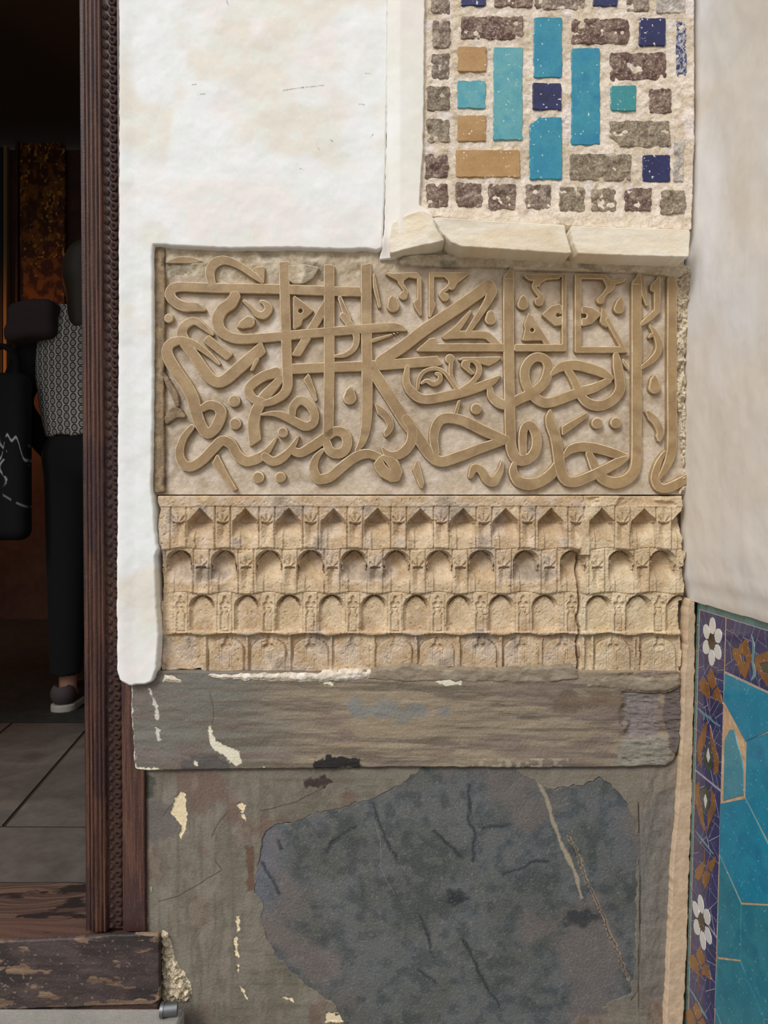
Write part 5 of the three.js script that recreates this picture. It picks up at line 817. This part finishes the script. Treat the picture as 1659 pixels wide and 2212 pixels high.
  for (const s of [-1, 1]) {
    const up = (p) => Math.max(smin(cap3(p, [0.1 * s, 0.06, 0.02], [0.105 * s, 0.045, -0.16], 0.043, 0.04), ell(p, [0.1 * s, 0.075, 0.03], [0.042, 0.04, 0.04]), 0.02), 0.026 - p[1], ell(p, [0.1 * s, 0.12, 0.015], [0.03, 0.035, 0.05]) * -1);
    const sh = part(per, 'shoe', blob(wrap(up), [0.1 * s - 0.08, 0, -0.24], [0.1 * s + 0.08, 0.13, 0.1], 0.007), flat(84, 70, 72, { roughness: 0.8 }));
    const so = (p) => Math.max(cap3([p[0], 0.02, p[2]], [0.1 * s, 0.02, 0.02], [0.105 * s, 0.02, -0.16], 0.047, 0.045), p[1] - 0.03, 0.001 - p[1]);
    part(sh, 'sole', blob(wrap(so), [0.1 * s - 0.08, -0.012, -0.24], [0.1 * s + 0.08, 0.05, 0.1], 0.007), flat(190, 184, 170));
  }
  const sl = (p) => smin(cap3(p, [-0.2, 1.44, 0.01], [-0.29, 1.2, 0.04], 0.075, 0.06), cap3(p, [-0.29, 1.2, 0.04], [-0.21, 1.03, -0.1], 0.058, 0.045), 0.03), sr = (p) => sl([-p[0], p[1], p[2]]);
  part(per, 'sleeve', blob(wrap(sl), [-0.42, 0.94, -0.2], [-0.08, 1.56, 0.14], 0.012), blackCloth);
  part(per, 'sleeve', blob(wrap(sr), [0.08, 0.94, -0.2], [0.42, 1.56, 0.14], 0.012), blackCloth);
  const bx3 = (p, c, h, r) => { const q = [0, 1, 2].map((k) => Math.abs(p[k] - c[k]) - h[k] + r); return Math.hypot(...q.map((v) => Math.max(v, 0))) + Math.min(0, Math.max(...q)) - r; };
  const sw = (p) => { const x = p[0], y = p[1] - 0.25 * Math.min(0, x + 0.17); return smin(bx3([x, y, p[2]], [-0.168, 1.53, 0.02], [0.088, 0.042, 0.15], 0.03), bx3([x, y, p[2]], [-0.172, 1.465, 0.02], [0.094, 0.04, 0.155], 0.03), 0.006); };
  part(per, 'shoulder_shawl', blob(wrap(sw), [-0.32, 1.36, -0.2], [-0.03, 1.62, 0.22], 0.012), flat(62, 50, 50, { roughness: 0.95 }));
  // bag on the near hip
  const bag = thing('shoulder_bag', 'black cloth shoulder bag with a white line flower print hanging at the person\'s hip', 'bag', [X(34), 0, Z + 0.16]);
  const print = dataTex(256, 512, (u, v) => { let c = [16, 16, 18]; const w1 = Math.abs(v - 0.56 - 0.06 * Math.sin(u * 17) - 0.03 * Math.sin(u * 43)), w2 = Math.abs(u - 0.72 - 0.05 * Math.sin(v * 40)), w3 = Math.abs(v - 0.40 + 0.25 * (u - 0.2)); const k = fbm(u * 16, v * 30, 2); c = mix3(c, [196, 196, 192], Math.max(sm(0.016, 0.004, w1) * sm(0.35, 0.5, k), sm(0.03, 0.006, w2) * sm(0.62, 0.56, v) * sm(0.3, 0.36, v) * sm(0.45, 0.56, k), 0.7 * sm(0.012, 0.003, w3) * sm(0.42, 0.52, k), sm(0.045, 0.03, Math.hypot(u - 0.3, (v - 0.6) * 2)) * sm(0.4, 0.5, k))); return c; });
  const bg = new RoundedBoxGeometry(0.26, 0.62, 0.1, 4, 0.04); bg.translate(0, 0.98, 0); planar(bg); { const p = bg.attributes.position, u = bg.attributes.uv; for (let i = 0; i < p.count; i++) u.setXY(i, p.getX(i) / 0.26 + 0.5, (p.getY(i) - 0.67) / 0.62); }
  part(bag, 'pouch', bg, mat(print, { rough: 0.9, bs: 0.0005 }));
  const strap = new THREE.TubeGeometry(new THREE.CatmullRomCurve3([new THREE.Vector3(-0.07, 1.27, 0), new THREE.Vector3(-0.05, 1.36, -0.03), new THREE.Vector3(0.01, 1.40, -0.04), new THREE.Vector3(0.06, 1.36, -0.03), new THREE.Vector3(0.08, 1.27, 0)]), 24, 0.012, 8);
  part(bag, 'strap', strap, blackCloth);
}

renderer.render(scene, camera);
